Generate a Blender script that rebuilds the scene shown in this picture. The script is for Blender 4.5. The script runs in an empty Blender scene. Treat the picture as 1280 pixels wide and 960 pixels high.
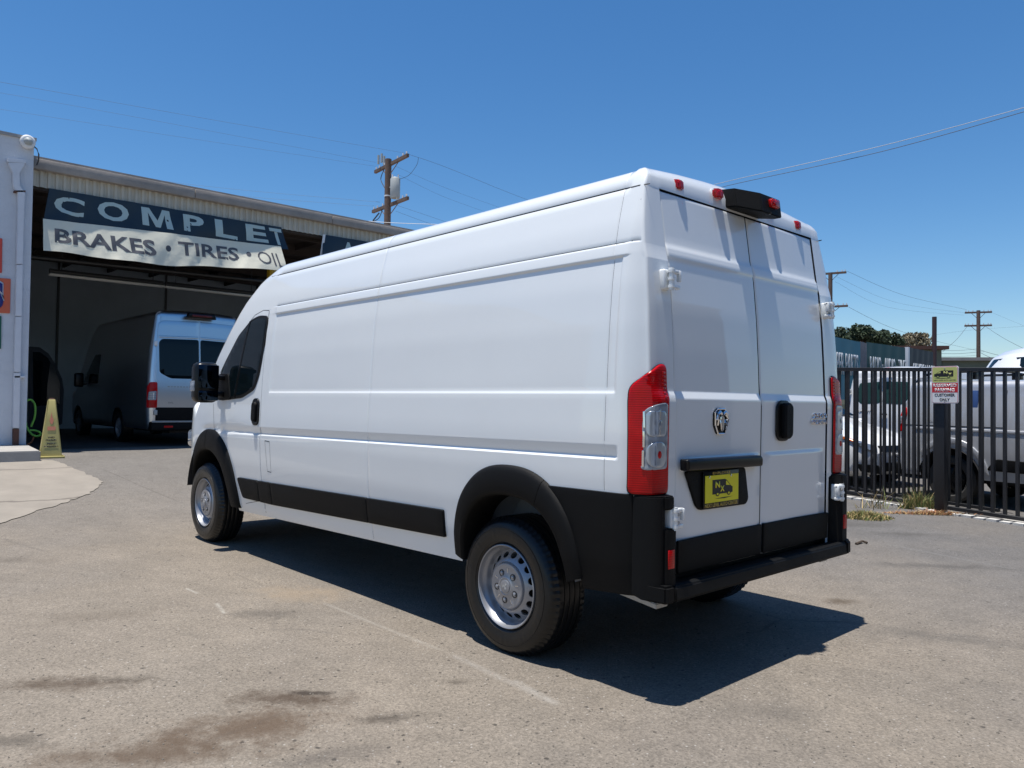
import bpy, bmesh, math, random
import numpy as np
from mathutils import Vector, Matrix, noise
random.seed(7); rs = np.random.RandomState(7)
SC = bpy.context.scene; COL = SC.collection
R = math.radians; PI = math.pi

# ------------------------------------------------------------------ camera
CAMP = np.array([-2.09794569534547, 3.7505118324665703, 1.347692985902183])
F_, YAW, PIT, ROL = 956.7766586, -0.7429493292562157, 0.02255923196908163, 0.013150509562671943
fw = np.array([math.cos(YAW)*math.cos(PIT), math.sin(YAW)*math.cos(PIT), math.sin(PIT)])
_r = np.cross(fw, [0, 0, 1]); _r /= np.linalg.norm(_r); _u = np.cross(_r, fw)
rt = math.cos(ROL)*_r + math.sin(ROL)*_u; up = -math.sin(ROL)*_r + math.cos(ROL)*_u
cd = bpy.data.cameras.new("camera"); cam = bpy.data.objects.new("camera", cd); COL.objects.link(cam)
cam.matrix_world = Matrix([[rt[i], up[i], -fw[i], CAMP[i]] for i in range(3)] + [[0, 0, 0, 1]])
cd.sensor_fit = 'HORIZONTAL'; cd.sensor_width = 36; cd.lens = 36*F_/1280
cd.clip_start = .05; cd.clip_end = 6000
SC.camera = cam
# ------------------------------------------------------------------ light
KX, KY = .042, .148                      # the sun stands toward +x,+y, almost overhead
sun_v = Vector((KX, KY, 1)).normalized()
ELEV = math.asin(sun_v.z); AZ = math.atan2(sun_v.y, sun_v.x)
W = bpy.data.worlds.new("World"); SC.world = W; W.use_nodes = True
wn = W.node_tree; bg = wn.nodes['Background']
sky = wn.nodes.new('ShaderNodeTexSky'); sky.sky_type = 'NISHITA'; sky.sun_disc = False
sky.sun_elevation = ELEV; sky.sun_rotation = PI/2 - AZ
sky.altitude = 0; sky.air_density = 1.0; sky.dust_density = .35; sky.ozone_density = 4.5
hs_ = wn.nodes.new('ShaderNodeHueSaturation'); hs_.inputs['Saturation'].default_value = 1.25
wn.links.new(sky.outputs[0], hs_.inputs['Color']); wn.links.new(hs_.outputs[0], bg.inputs[0]); bg.inputs[1].default_value = .102
sd = bpy.data.lights.new("sun", 'SUN'); sd.energy = 5.0; sd.angle = R(.53); sd.color = (1, .955, .89)
so = bpy.data.objects.new("sun", sd); COL.objects.link(so)
so.rotation_mode = 'QUATERNION'; so.rotation_quaternion = sun_v.to_track_quat('Z', 'Y')
SC.view_settings.view_transform = 'Standard'; SC.view_settings.look = 'None'
SC.view_settings.gamma = 1; SC.view_settings.exposure = 0.38

# ------------------------------------------------------------------ picture helpers (read positions off the photo)
def sstep(t): t = np.clip(t, 0, 1); return t*t*(3-2*t)
def gz(x, y):
    return .36*sstep((x-5.8)/6.5) + sstep((-y-4)/3)*.03*np.clip(x-1.1, -4, 3)
def ray(u, v): return fw + rt*(u-640)/F_ - up*(v-480)/F_
def at(u, v, D): return CAMP + ray(u, v)*D                       # D metres along the lens axis
def onx(u, v, X): d = ray(u, v); return CAMP + d*((X-CAMP[0])/d[0])
def gr(u, v, dz=0):
    d = ray(u, v); z = 0.
    for i in range(30):
        t = (z+dz-CAMP[2])/d[2]; P = CAMP+t*d; z = .5*z+.5*float(gz(P[0], P[1]))
    return P

# ------------------------------------------------------------------ materials
def mat(name, col=(.5, .5, .5), rough=.5, metal=0., coat=0., noise_amt=0., nscale=8., bump=0., bscale=60., emit=None, spec=.5, trans=0., alpha=1., coat_rough=.03, ior=None, dirt=0.):
    m = bpy.data.materials.new(name); m.use_nodes = True; nt = m.node_tree; b = nt.nodes['Principled BSDF']
    b.inputs['Base Color'].default_value = (*col, 1); b.inputs['Roughness'].default_value = rough
    b.inputs['Metallic'].default_value = metal; b.inputs['Coat Weight'].default_value = coat
    b.inputs['Coat Roughness'].default_value = coat_rough; b.inputs['Specular IOR Level'].default_value = spec
    b.inputs['Transmission Weight'].default_value = trans; b.inputs['Alpha'].default_value = alpha
    if ior: b.inputs['IOR'].default_value = ior
    if emit: b.inputs['Emission Color'].default_value = (*emit[0], 1); b.inputs['Emission Strength'].default_value = emit[1]
    N = nt.nodes.new; L = nt.links.new
    tc = N('ShaderNodeTexCoord')
    if noise_amt > 0:
        n = N('ShaderNodeTexNoise'); n.inputs['Scale'].default_value = nscale; n.inputs['Detail'].default_value = 8; n.inputs['Roughness'].default_value = .65
        L(tc.outputs['Object'], n.inputs['Vector'])
        mr = N('ShaderNodeMapRange'); mr.inputs['From Min'].default_value = .25; mr.inputs['From Max'].default_value = .75
        mr.inputs['To Min'].default_value = 1-noise_amt; mr.inputs['To Max'].default_value = 1+noise_amt
        L(n.outputs['Fac'], mr.inputs['Value'])
        mx = N('ShaderNodeMix'); mx.data_type = 'RGBA'; mx.blend_type = 'MULTIPLY'; mx.inputs[0].default_value = 1
        mx.inputs[6].default_value = (*col, 1); L(mr.outputs[0], mx.inputs[7]); L(mx.outputs[2], b.inputs['Base Color'])
        mr2 = N('ShaderNodeMapRange'); mr2.inputs['To Min'].default_value = max(0, rough-.08); mr2.inputs['To Max'].default_value = min(1, rough+.08)
        L(n.outputs['Fac'], mr2.inputs['Value']); L(mr2.outputs[0], b.inputs['Roughness'])
    if bump > 0:
        n2 = N('ShaderNodeTexNoise'); n2.inputs['Scale'].default_value = bscale; n2.inputs['Detail'].default_value = 6
        L(tc.outputs['Object'], n2.inputs['Vector'])
        bp = N('ShaderNodeBump'); bp.inputs['Strength'].default_value = bump; bp.inputs['Distance'].default_value = .01
        L(n2.outputs['Fac'], bp.inputs['Height']); L(bp.outputs[0], b.inputs['Normal'])
    return m

M = {}
M['white'] = mat('white_paint', (.775, .80, .80), .32, coat=1., coat_rough=.02, noise_amt=.012, nscale=2.5)
M['white_far'] = mat('white_paint_second', (.74, .75, .76), .35, coat=1., noise_amt=.02, nscale=2)
M['silver'] = mat('silver_paint', (.50, .51, .53), .36, metal=.4, coat=1., noise_amt=.02, nscale=3)
M['bay'] = mat('pale_silver_paint', (.66, .67, .69), .30, metal=1., coat=.2)
M['doordark'] = mat('shaded_door', (.035, .037, .04), .6)  # dark colour stands in for the shade on the open door inside the bay
M['blackpl'] = mat('black_textured_plastic', (.0045, .0047, .005), .58, spec=.16, noise_amt=.12, nscale=14, bump=.25, bscale=900)
M['blacksm'] = mat('black_smooth_plastic', (.004, .004, .0045), .30, noise_amt=.05, spec=.3)
M['seal'] = mat('black_rubber_seal', (.006, .006, .006), .6, spec=.3)
M['gap'] = mat('panel_gap_shadow', (.03, .03, .032), .8)
M['glass'] = mat('tinted_glass', (.004, .008, .010), .02, spec=.30)
M['glass_teal'] = mat('teal_tinted_glass', (.025, .060, .058), .03, spec=.35)
M['mirror'] = mat('mirror_glass', (.018, .028, .042), .03, metal=1.)
M['tyre'] = mat('tyre_rubber', (.005, .0052, .0055), .42, spec=.3, coat=.25, coat_rough=.18, noise_amt=.25, nscale=18, bump=.15, bscale=300)
M['tyre_dusty'] = mat('dusty_tyre_rubber', (.035, .034, .032), .7, noise_amt=.2, nscale=12)
M['rim'] = mat('silver_steel_rim', (.31, .32, .345), .40, metal=.55, noise_amt=.04, nscale=12, coat=.4)
M['chrome'] = mat('chrome', (.75, .76, .78), .08, metal=1.)
M['under'] = mat('underbody_dark', (.02, .02, .022), .7, noise_amt=.3, nscale=10)
M['well'] = mat('inner_arch_paint', (.30, .31, .33), .6, noise_amt=.15, nscale=6)
M['steel'] = mat('pale_frame_steel', (.42, .42, .41), .5, metal=.3, noise_amt=.2, nscale=20)
def lens_mat(name, col, rough, stripes=0, coat=1.):
    m = mat(name, col, rough, coat=coat, spec=.45 if coat > .5 else .22)
    nt = m.node_tree; b = nt.nodes['Principled BSDF']; N = nt.nodes.new; L = nt.links.new
    tc = N('ShaderNodeTexCoord'); w = N('ShaderNodeTexWave'); w.wave_type = 'BANDS'; w.bands_direction = 'Z'
    w.inputs['Scale'].default_value = stripes; L(tc.outputs['Object'], w.inputs['Vector'])
    v = N('ShaderNodeTexVoronoi'); v.inputs['Scale'].default_value = 14; L(tc.outputs['Object'], v.inputs['Vector'])
    mx = N('ShaderNodeMix'); mx.data_type = 'RGBA'; mx.blend_type = 'MULTIPLY'; mx.inputs[0].default_value = .35
    mx.inputs[6].default_value = (*col, 1); mm = N('ShaderNodeMath'); mm.operation = 'ADD'
    L(w.outputs['Fac'], mm.inputs[0]); L(v.outputs['Distance'], mm.inputs[1]); L(mm.outputs[0], mx.inputs[7]); L(mx.outputs[2], b.inputs['Base Color'])
    bp = N('ShaderNodeBump'); bp.inputs['Strength'].default_value = .10; bp.inputs['Distance'].default_value = .003
    L(w.outputs['Fac'], bp.inputs['Height']); L(bp.outputs[0], b.inputs['Normal'])
    return m
M['redlens'] = lens_mat('red_lens', (.44, .002, .004), .22, 30, .15)
M['redlight'] = mat('red_clear_lens', (.75, .02, .02), .1, trans=.6, coat=.5, ior=1.3)
M['clearlens'] = lens_mat('clear_lens', (.24, .27, .31), .10, 7)
M['bulb'] = mat('reflector_bowl', (.45, .50, .56), .28, metal=.6, coat=1.)
M['yellow'] = mat('yellow_plate', (.80, .72, .01), .4, noise_amt=.03)
M['gold'] = mat('gold_print', (.50, .36, .07), .4)
M['blackink'] = mat('black_print', (.012, .012, .012), .5)
M['block'] = mat('white_painted_block', (.60, .62, .66), .8, noise_amt=.10, nscale=1.6, bump=.5, bscale=40)
M['spout'] = mat('painted_downspout', (.64, .65, .69), .55, noise_amt=.06, nscale=5)
M['coping'] = mat('coping_metal', (.30, .29, .28), .6, noise_amt=.15)
M['corr'] = mat('cream_corrugated_metal', (.50, .46, .38), .6, noise_amt=.12, nscale=3)
M['gutter'] = mat('weathered_gutter', (.30, .265, .235), .75, noise_amt=.25, nscale=2.5, bump=.3, bscale=20)
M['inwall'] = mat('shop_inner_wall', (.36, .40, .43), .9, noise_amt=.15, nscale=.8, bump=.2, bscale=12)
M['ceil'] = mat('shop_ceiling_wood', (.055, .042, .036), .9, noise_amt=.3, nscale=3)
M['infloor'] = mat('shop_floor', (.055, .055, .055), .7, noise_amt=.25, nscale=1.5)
M['pipe'] = mat('dark_pipe', (.05, .05, .05), .5, metal=.4)
M['tube'] = mat('unlit_fluorescent_tube', (.62, .60, .55), .4)
M['yellowpost'] = mat('yellow_post_paint', (.52, .33, .02), .5, noise_amt=.15)
M['navy'] = mat('navy_vinyl', (.013, .024, .036), .45, noise_amt=.12, nscale=3, bump=.2, bscale=10)
M['cream'] = mat('cream_vinyl', (.70, .67, .54), .5, noise_amt=.06, nscale=3, bump=.8, bscale=5)
M['paleteal'] = mat('pale_teal_print', (.42, .52, .50), .5, noise_amt=.05)
M['greyink'] = mat('grey_print', (.085, .085, .095), .5)
M['orange'] = mat('orange_sign', (.62, .13, .06), .6, noise_amt=.05)
M['redsign'] = mat('red_sign', (.60, .07, .045), .6)
M['blueink'] = mat('blue_print', (.02, .035, .22), .5)
M['whiteink'] = mat('white_print', (.70, .70, .70), .5)
M['greensign'] = mat('green_sign', (.01, .12, .08), .6)
M['cone'] = mat('yellow_wet_floor_sign', (.42, .36, .13), .45, noise_amt=.05, nscale=9)
M['pink'] = mat('faded_red_print', (.60, .22, .13), .5)
M['hose'] = mat('green_hose', (.20, .50, .06), .4)
M['hose2'] = mat('orange_hose', (.30, .09, .03), .5)
M['fence'] = mat('black_painted_iron', (.014, .015, .018), .42, noise_amt=.25, nscale=25)
M['signgreen'] = mat('yellow_green_sign', (.50, .52, .16), .45)
M['signred'] = mat('red_sign_face', (.55, .02, .03), .45)
M['kerb'] = mat('pale_kerb_block', (.50, .49, .46), .8, noise_amt=.2, nscale=14, bump=.3, bscale=60)
M['slab'] = mat('concrete_slab', (.34, .325, .30), .85, noise_amt=.15, nscale=5, bump=.3, bscale=50)
M['wood'] = mat('weathered_pole_wood', (.13, .085, .065), .85, noise_amt=.3, nscale=6)
M['trafo'] = mat('transformer_grey', (.36, .38, .37), .5)
M['wire'] = mat('wire', (.05, .055, .065), .6)
M['wirelight'] = mat('bright_wire', (.35, .37, .4), .5)
M['teal'] = mat('teal_banner', (.045, .17, .22), .6, noise_amt=.15, nscale=2)
M['dteal'] = mat('dark_green_banner', (.012, .075, .075), .6, noise_amt=.15, nscale=2)
M['dgrey'] = mat('charcoal_banner', (.022, .026, .032), .6, noise_amt=.15, nscale=2)
M['greyfab'] = mat('grey_screen_fabric', (.20, .19, .20), .8, noise_amt=.15)
M['sheet'] = mat('pale_metal_post', (.35, .38, .42), .5)
M['olive'] = mat('olive_stucco', (.15, .155, .11), .9, noise_amt=.12, nscale=2)
M['rust'] = mat('rust_brown_fascia', (.11, .05, .035), .8, noise_amt=.2)
M['flue'] = mat('dark_brown_flue', (.045, .02, .022), .6)
M['bark'] = mat('bark', (.07, .05, .035), .9, noise_amt=.3)
M['leafd'] = mat('dark_green_leaves', (.032, .052, .022), .7, noise_amt=.45, nscale=1.2)
M['leafg'] = mat('grey_green_leaves', (.19, .16, .10), .75, noise_amt=.4, nscale=1.2)
M['weed'] = mat('green_weed', (.13, .155, .045), .8, noise_amt=.4, nscale=12)
M['straw'] = mat('dry_straw', (.46, .34, .15), .8, noise_amt=.3, nscale=12)
M['deadleaf'] = mat('dead_orange_leaves', (.36, .17, .08), .85, noise_amt=.3, nscale=12)
M['maroon'] = mat('unlit_brake_lens', (.10, .004, .006), .2)
M['inwall_dark'] = mat('darkened_side_wall', (.05, .052, .055), .9, noise_amt=.2, nscale=2)  # wall colour darkened so the silver van beside it reads dark
M['amber'] = mat('amber_lens', (.75, .16, .02), .2, coat=1.)
M['lamp'] = mat('headlamp_lens', (.20, .23, .27), .1, metal=.4, coat=1.)
M['bluetape'] = mat('blue_tape', (.035, .09, .26), .6)
M['seat'] = mat('seat_fabric', (.05, .06, .06), .9)

# ------------------------------------------------------------------ objects
def thing(name, label, cat, loc=(0, 0, 0), rz=0., group=None):
    o = bpy.data.objects.new(name, None); COL.objects.link(o)
    o.location = loc; o.rotation_euler = (0, 0, rz); o['label'] = label; o['category'] = cat
    o.empty_display_size = .2
    if group: o['group'] = group
    return o
def root_mat(o):
    return Matrix.Translation(o.location) @ Matrix.Rotation(o.rotation_euler[2], 4, 'Z')
def link(me, name, m, parent=None, world=False, label=None, stuff=False):
    """one mesh object; world=True: vertices are given in world space and the parent is a top-level empty"""
    if m is not None and len(me.materials) == 0: me.materials.append(M[m] if isinstance(m, str) else m)
    o = bpy.data.objects.new(name, me); COL.objects.link(o)
    if parent is not None:
        o.parent = parent
        if world:
            p = parent
            while p.parent is not None: p = p.parent
            me.transform(root_mat(p).inverted())
    if label: o['label'] = label
    if stuff: o['kind'] = 'stuff'
    return o
def tag(o, label, cat, group=None):
    o['label'] = label; o['category'] = cat
    if group: o['group'] = group
    return o
def mesh(V, Fc, smooth=False, auto=None, name='m'):
    me = bpy.data.meshes.new(name); me.from_pydata([tuple(map(float, v)) for v in V], [], [tuple(int(i) for i in f) for f in Fc]); me.update()
    if smooth:
        me.polygons.foreach_set('use_smooth', [True]*len(me.polygons))
        if auto is not None: me.set_sharp_from_angle(angle=R(auto))
    return me
def from_bm(bm, smooth=False, auto=35):
    me = bpy.data.meshes.new('m'); bm.to_mesh(me); bm.free()
    if smooth:
        me.polygons.foreach_set('use_smooth', [True]*len(me.polygons)); me.set_sharp_from_angle(angle=R(auto))
    return me
def box_bm(bm, x0, x1, y0, y1, z0, z1):
    vs = [bm.verts.new(p) for p in ((x0, y0, z0), (x1, y0, z0), (x1, y1, z0), (x0, y1, z0), (x0, y0, z1), (x1, y0, z1), (x1, y1, z1), (x0, y1, z1))]
    for f in ((3, 2, 1, 0), (4, 5, 6, 7), (0, 1, 5, 4), (1, 2, 6, 5), (2, 3, 7, 6), (3, 0, 4, 7)): bm.faces.new([vs[i] for i in f])
    return vs
def box(x0, x1, y0, y1, z0, z1, bev=0., seg=2):
    x0, x1 = sorted((x0, x1)); y0, y1 = sorted((y0, y1)); z0, z1 = sorted((z0, z1))
    bm = bmesh.new(); box_bm(bm, x0, x1, y0, y1, z0, z1)
    if bev > 0: bmesh.ops.bevel(bm, geom=bm.edges[:], offset=bev, segments=seg, affect='EDGES', profile=.5)
    return from_bm(bm, bev > 0, 40)
def prism(pts, n, bev=0., seg=2):
    """closed 3-D outline pts extruded along vector n"""
    bm = bmesh.new(); n = Vector(n)
    a = [bm.verts.new(p) for p in pts]; b = [bm.verts.new(Vector(p)+n) for p in pts]; k = len(pts)
    bm.faces.new(a[::-1]); bm.faces.new(b)
    for i in range(k): bm.faces.new((a[i], a[(i+1) % k], b[(i+1) % k], b[i]))
    bmesh.ops.recalc_face_normals(bm, faces=bm.faces[:])
    if bev > 0: bmesh.ops.bevel(bm, geom=[e for e in bm.edges if len(e.link_faces) == 2 and e.calc_face_angle(0) > .5], offset=bev, segments=seg, affect='EDGES')
    return from_bm(bm, bev > 0, 40)
def tube(pts, r, n=8, caps=True, bm=None):
    own = bm is None
    if own: bm = bmesh.new()
    P = [Vector(p) for p in pts]; rr = r if hasattr(r, '__len__') else [r]*len(P); rings = []
    ref = Vector((0, 0, 1))
    for i, p in enumerate(P):
        t = (P[min(i+1, len(P)-1)]-P[max(i-1, 0)]).normalized()
        a = t.cross(ref if abs(t.z) < .9 else Vector((1, 0, 0))).normalized(); b = t.cross(a)
        rings.append([bm.verts.new(p+(a*math.cos(2*PI*k/n)+b*math.sin(2*PI*k/n))*rr[i]) for k in range(n)])
    for i in range(len(P)-1):
        for k in range(n): bm.faces.new((rings[i][k], rings[i][(k+1) % n], rings[i+1][(k+1) % n], rings[i+1][k]))
    if caps: bm.faces.new(rings[0][::-1]); bm.faces.new(rings[-1])
    if own:
        bmesh.ops.recalc_face_normals(bm, faces=bm.faces[:]); return from_bm(bm, True, 50)
def lathe(prof, n=48, closed=False, uv=False):
    """prof: (radius, y); spun about the y axis"""
    V = []; Fc = []; k = len(prof)
    for i in range(n):
        a = 2*PI*i/n
        for r, y in prof: V.append((r*math.cos(a), y, r*math.sin(a)))
    for i in range(n):
        j = (i+1) % n
        for q in range(k if closed else k-1):
            w = (q+1) % k; Fc.append((i*k+q, j*k+q, j*k+w, i*k+w))
    me = mesh(V, Fc, True, 38)
    bm = bmesh.new(); bm.from_mesh(me); bmesh.ops.remove_doubles(bm, verts=bm.verts, dist=1e-6); bmesh.ops.recalc_face_normals(bm, faces=bm.faces[:])
    bm.to_mesh(me); bm.free()
    return me
def grid(P, flip=False):
    """P[i][j] 3-D points"""
    a = len(P); b = len(P[0]); V = [p for row in P for p in row]; Fc = []
    for i in range(a-1):
        for j in range(b-1):
            f = (i*b+j, i*b+j+1, (i+1)*b+j+1, (i+1)*b+j); Fc.append(f[::-1] if flip else f)
    return V, Fc
def text_me(s, bold=.0, ext=.0, space=1.):
    if s == 'M':
        p = [(0, 0), (0, 1), (.27, 1), (.5, .36), (.73, 1), (1, 1), (1, 0), (.79, 0), (.79, .74), (.58, 0), (.42, 0), (.21, .74), (.21, 0)]
        bm = bmesh.new(); bm.faces.new([bm.verts.new((a, b, 0)) for a, b in p]); me = bpy.data.meshes.new('m'); bm.to_mesh(me); bm.free(); return me
    c = bpy.data.curves.new('t', 'FONT'); c.body = s; c.size = 1; c.extrude = ext; c.offset = bold; c.space_character = space; c.resolution_u = 3
    o = bpy.data.objects.new('t', c); COL.objects.link(o)
    dg = bpy.context.evaluated_depsgraph_get(); me = bpy.data.meshes.new_from_object(o.evaluated_get(dg))
    bpy.data.objects.remove(o); bpy.data.curves.remove(c)
    V = np.array([v.co[:] for v in me.vertices]); lo = V.min(0); hi = V.max(0)
    for v in me.vertices: v.co = ((v.co.x-lo[0])/(hi[0]-lo[0]), (v.co.y-lo[1])/(hi[1]-lo[1]), v.co.z)
    me.materials.clear()
    return me
def place_text(s, fn, name, m, parent, world=True, bold=.03, thick=.004, space=1., subdiv=0, label=None):
    """fn(a,b,c): a,b in 0..1 over the text block, c the raise in metres -> point"""
    me = text_me(s, bold, 0, space)
    bm = bmesh.new(); bm.from_mesh(me)
    if subdiv:
        bmesh.ops.triangulate(bm, faces=bm.faces[:])
        for _ in range(5):
            ed = [e for e in bm.edges if e.calc_length() > subdiv]
            if ed: bmesh.ops.subdivide_edges(bm, edges=ed, cuts=1)
            bmesh.ops.triangulate(bm, faces=bm.faces[:])
    else:
        ret = bmesh.ops.extrude_face_region(bm, geom=bm.faces[:])
        for v in [g for g in ret['geom'] if isinstance(g, bmesh.types.BMVert)]: v.co.z += 1
    for v in bm.verts:
        zz = thick if v.co.z > .5 else 0.
        v.co = Vector([float(q) for q in fn(v.co.x, v.co.y, zz)])
    bmesh.ops.recalc_face_normals(bm, faces=bm.faces[:])
    bm.to_mesh(me); bm.free()
    return link(me, name, m, parent, world, label)
def bilin(bl, br, tr, tl, n):
    bl, br, tr, tl, n = [np.array(q, float) for q in (bl, br, tr, tl, n)]
    return lambda a, b, c: (bl*(1-a)+br*a)*(1-b)+(tl*(1-a)+tr*a)*b+n*c
def copy_tree(o, parent=None):
    c = o.copy(); COL.objects.link(c)
    if parent: c.parent = parent
    for ch in list(o.children): copy_tree(ch, c)
    return c

# ------------------------------------------------------------------ ground
def ground_material():
    m = bpy.data.materials.new('worn_asphalt'); m.use_nodes = True; nt = m.node_tree; b = nt.nodes['Principled BSDF']; N = nt.nodes.new; L = nt.links.new
    tc = N('ShaderNodeTexCoord'); OC = tc.outputs['Object']
    def noi(sc, det=6, ro=.6, vec=None):
        n = N('ShaderNodeTexNoise'); n.inputs['Scale'].default_value = sc; n.inputs['Detail'].default_value = det; n.inputs['Roughness'].default_value = ro
        L(vec or OC, n.inputs['Vector']); return n.outputs['Fac']
    def mr(v, a, b_, c, d, smooth=False):
        n = N('ShaderNodeMapRange'); n.inputs['From Min'].default_value = a; n.inputs['From Max'].default_value = b_; n.inputs['To Min'].default_value = c; n.inputs['To Max'].default_value = d
        if smooth: n.interpolation_type = 'SMOOTHSTEP'
        L(v, n.inputs['Value']); return n.outputs[0]
    def mix(a, b_, f, mode='MIX'):
        n = N('ShaderNodeMix'); n.data_type = 'RGBA'; n.blend_type = mode
        for s, v in ((0, f), (6, a), (7, b_)):
            if hasattr(v, 'links') or hasattr(v, 'is_linked'): L(v, n.inputs[s])
            elif s == 0: n.inputs[0].default_value = v
            else: n.inputs[s].default_value = (*v, 1)
        return n.outputs[2]
    def math_(op, a, b_=None):
        n = N('ShaderNodeMath'); n.operation = op
        for i, v in enumerate((a, b_)):
            if v is None: continue
            if isinstance(v, (int, float)): n.inputs[i].default_value = v
            else: L(v, n.inputs[i])
        return n.outputs[0]
    warm = (.192, .165, .133); grey = (.118, .112, .106)
    sep = N('ShaderNodeSeparateXYZ'); L(OC, sep.inputs[0])
    big = noi(.33, 5, .6)
    # browner toward the near left, greyer toward the fence
    side = mr(sep.outputs['Y'], -7., 2.5, 0, 1, True)
    sd_ = math_('ADD', side, mr(big, .3, .7, -.35, .35))
    col = mix(grey, warm, math_('MINIMUM', math_('MAXIMUM', sd_, 0.), 1.))
    far = mr(sep.outputs['X'], 5, 11, 0, 1, True)
    col = mix(col, (.150, .138, .123), far)
    med = noi(1.7, 8, .65); col = mix(col, mr(med, .25, .75, .87, 1.11), 1., 'MULTIPLY')
    med2 = noi(7., 6, .7); col = mix(col, mr(med2, .3, .7, .90, 1.10), 1., 'MULTIPLY')
    fine = noi(55., 4, .7); col = mix(col, mr(fine, .3, .7, .78, 1.22), 1., 'MULTIPLY')
    vo = N('ShaderNodeTexVoronoi'); vo.inputs['Scale'].default_value = 120; L(OC, vo.inputs['Vector'])
    spk = mr(vo.outputs['Color'], .0, 1., .76, 1.26); col = mix(col, spk, 1., 'MULTIPLY')
    # pale and dark chips of stone
    vo2 = N('ShaderNodeTexVoronoi'); vo2.inputs['Scale'].default_value = 48; L(OC, vo2.inputs['Vector'])
    s2 = N('ShaderNodeSeparateColor'); L(vo2.outputs['Color'], s2.inputs[0])
    chipd = mr(vo2.outputs['Distance'], .10, .28, 1, 0)
    col = mix(col, (.42, .40, .37), math_('MULTIPLY', math_('GREATER_THAN', s2.outputs[0], .89), math_('MULTIPLY', chipd, .65)))
    col = mix(col, (.035, .033, .03), math_('MULTIPLY', math_('LESS_THAN', s2.outputs[0], .12), math_('MULTIPLY', chipd, .9)))
    vo3 = N('ShaderNodeTexVoronoi'); vo3.inputs['Scale'].default_value = 17; L(OC, vo3.inputs['Vector'])
    s3 = N('ShaderNodeSeparateColor'); L(vo3.outputs['Color'], s3.inputs[0])
    pit = math_('MULTIPLY', math_('LESS_THAN', s3.outputs[0], .16), mr(math_('ADD', vo3.outputs['Distance'], mr(fine, .3, .7, -.06, .06)), .12, .2, .85, 0))
    col = mix(col, (.045, .040, .034), pit)
    # cracks: thin lines of warped cells
    wv = N('ShaderNodeMix'); wv.data_type = 'VECTOR'; wv.inputs[0].default_value = .30
    nv = N('ShaderNodeTexNoise'); nv.inputs['Scale'].default_value = 1.3; nv.inputs['Detail'].default_value = 8; L(OC, nv.inputs['Vector'])
    L(OC, wv.inputs[4]); L(nv.outputs['Color'], wv.inputs[5])
    cr = N('ShaderNodeTexVoronoi'); cr.feature = 'DISTANCE_TO_EDGE'; cr.inputs['Scale'].default_value = .62; L(wv.outputs[1], cr.inputs['Vector'])
    crm = math_('MULTIPLY', mr(cr.outputs['Distance'], .0025, .0075, 1, 0), mr(noi(.5, 3), .54, .66, 0, .45))
    col = mix(col, (.06, .055, .05), crm)
    # wear marks that stand where the photograph has them
    wob = noi(5., 6, .65); wob2 = noi(16., 5, .7)
    def blot(u, v, a, bb, ang, c, s, soft=1.0):
        P = gr(u, v); mp = N('ShaderNodeMapping'); mp.vector_type = 'TEXTURE'
        mp.inputs['Location'].default_value = (P[0], P[1], 0); mp.inputs['Rotation'].default_value = (0, 0, ang); mp.inputs['Scale'].default_value = (a, bb, 50)
        L(OC, mp.inputs['Vector']); ln = N('ShaderNodeVectorMath'); ln.operation = 'LENGTH'; L(mp.outputs[0], ln.inputs[0])
        d = math_('ADD', ln.outputs['Value'], math_('ADD', mr(wob, .2, .8, -.55, .55), mr(wob2, .2, .8, -.35, .35)))
        return math_('MULTIPLY', mr(d, 1-soft, 1.1, 1, 0, True), min(1, s*1.12)), tuple(q*f for q, f in zip(c, (.66, .62, .56)))
    rgt = math.atan2(rt[1], rt[0]); fwd = math.atan2(fw[1], fw[0])
    for a in [blot(85, 856, .40, .12, rgt, (.095, .070, .050), .72), blot(150, 850, .22, .07, rgt, (.050, .040, .030), .4),
              blot(365, 874, .36, .13, rgt, (.085, .060, .042), .80), blot(300, 910, .55, .22, rgt+.35, (.135, .098, .070), .80),
              blot(180, 945, .60, .15, rgt+.15, (.130, .096, .070), .75), blot(395, 866, .16, .04, rgt, (.04, .032, .026), .7), blot(490, 897, .20, .06, rgt+.2, (.05, .042, .034), .6),
              blot(575, 853, .10, .05, rgt, (.06, .05, .04), .45), blot(380, 742, .42, .30, rgt, (.40, .33, .25), .45),
              blot(1050, 752, .18, .11, rgt, (.10, .075, .05), .7), blot(330, 767, .30, .14, rgt, (.10, .095, .09), .45),
              blot(20, 700, .5, .15, rgt, (.12, .105, .09), .3), blot(120, 770, .5, .2, rgt+.3, (.13, .11, .09), .3),
              blot(395, 950, .35, .10, rgt+.4, (.10, .095, .095), .4), blot(1130, 668, .5, .16, rgt, (.09, .09, .09), .5),
              blot(1180, 708, .9, .15, rgt-.1, (.085, .085, .087), .45), blot(960, 890, .35, .14, rgt, (.12, .115, .11), .35),
              blot(1200, 800, .8, .16, rgt-.4, (.10, .10, .10), .35), blot(15, 926, .2, .08, rgt, (.06, .055, .05), .5),
              blot(1060, 655, .55, .35, rgt, (.10, .10, .10), .5)]:
        col = mix(col, a[1], a[0])
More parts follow.
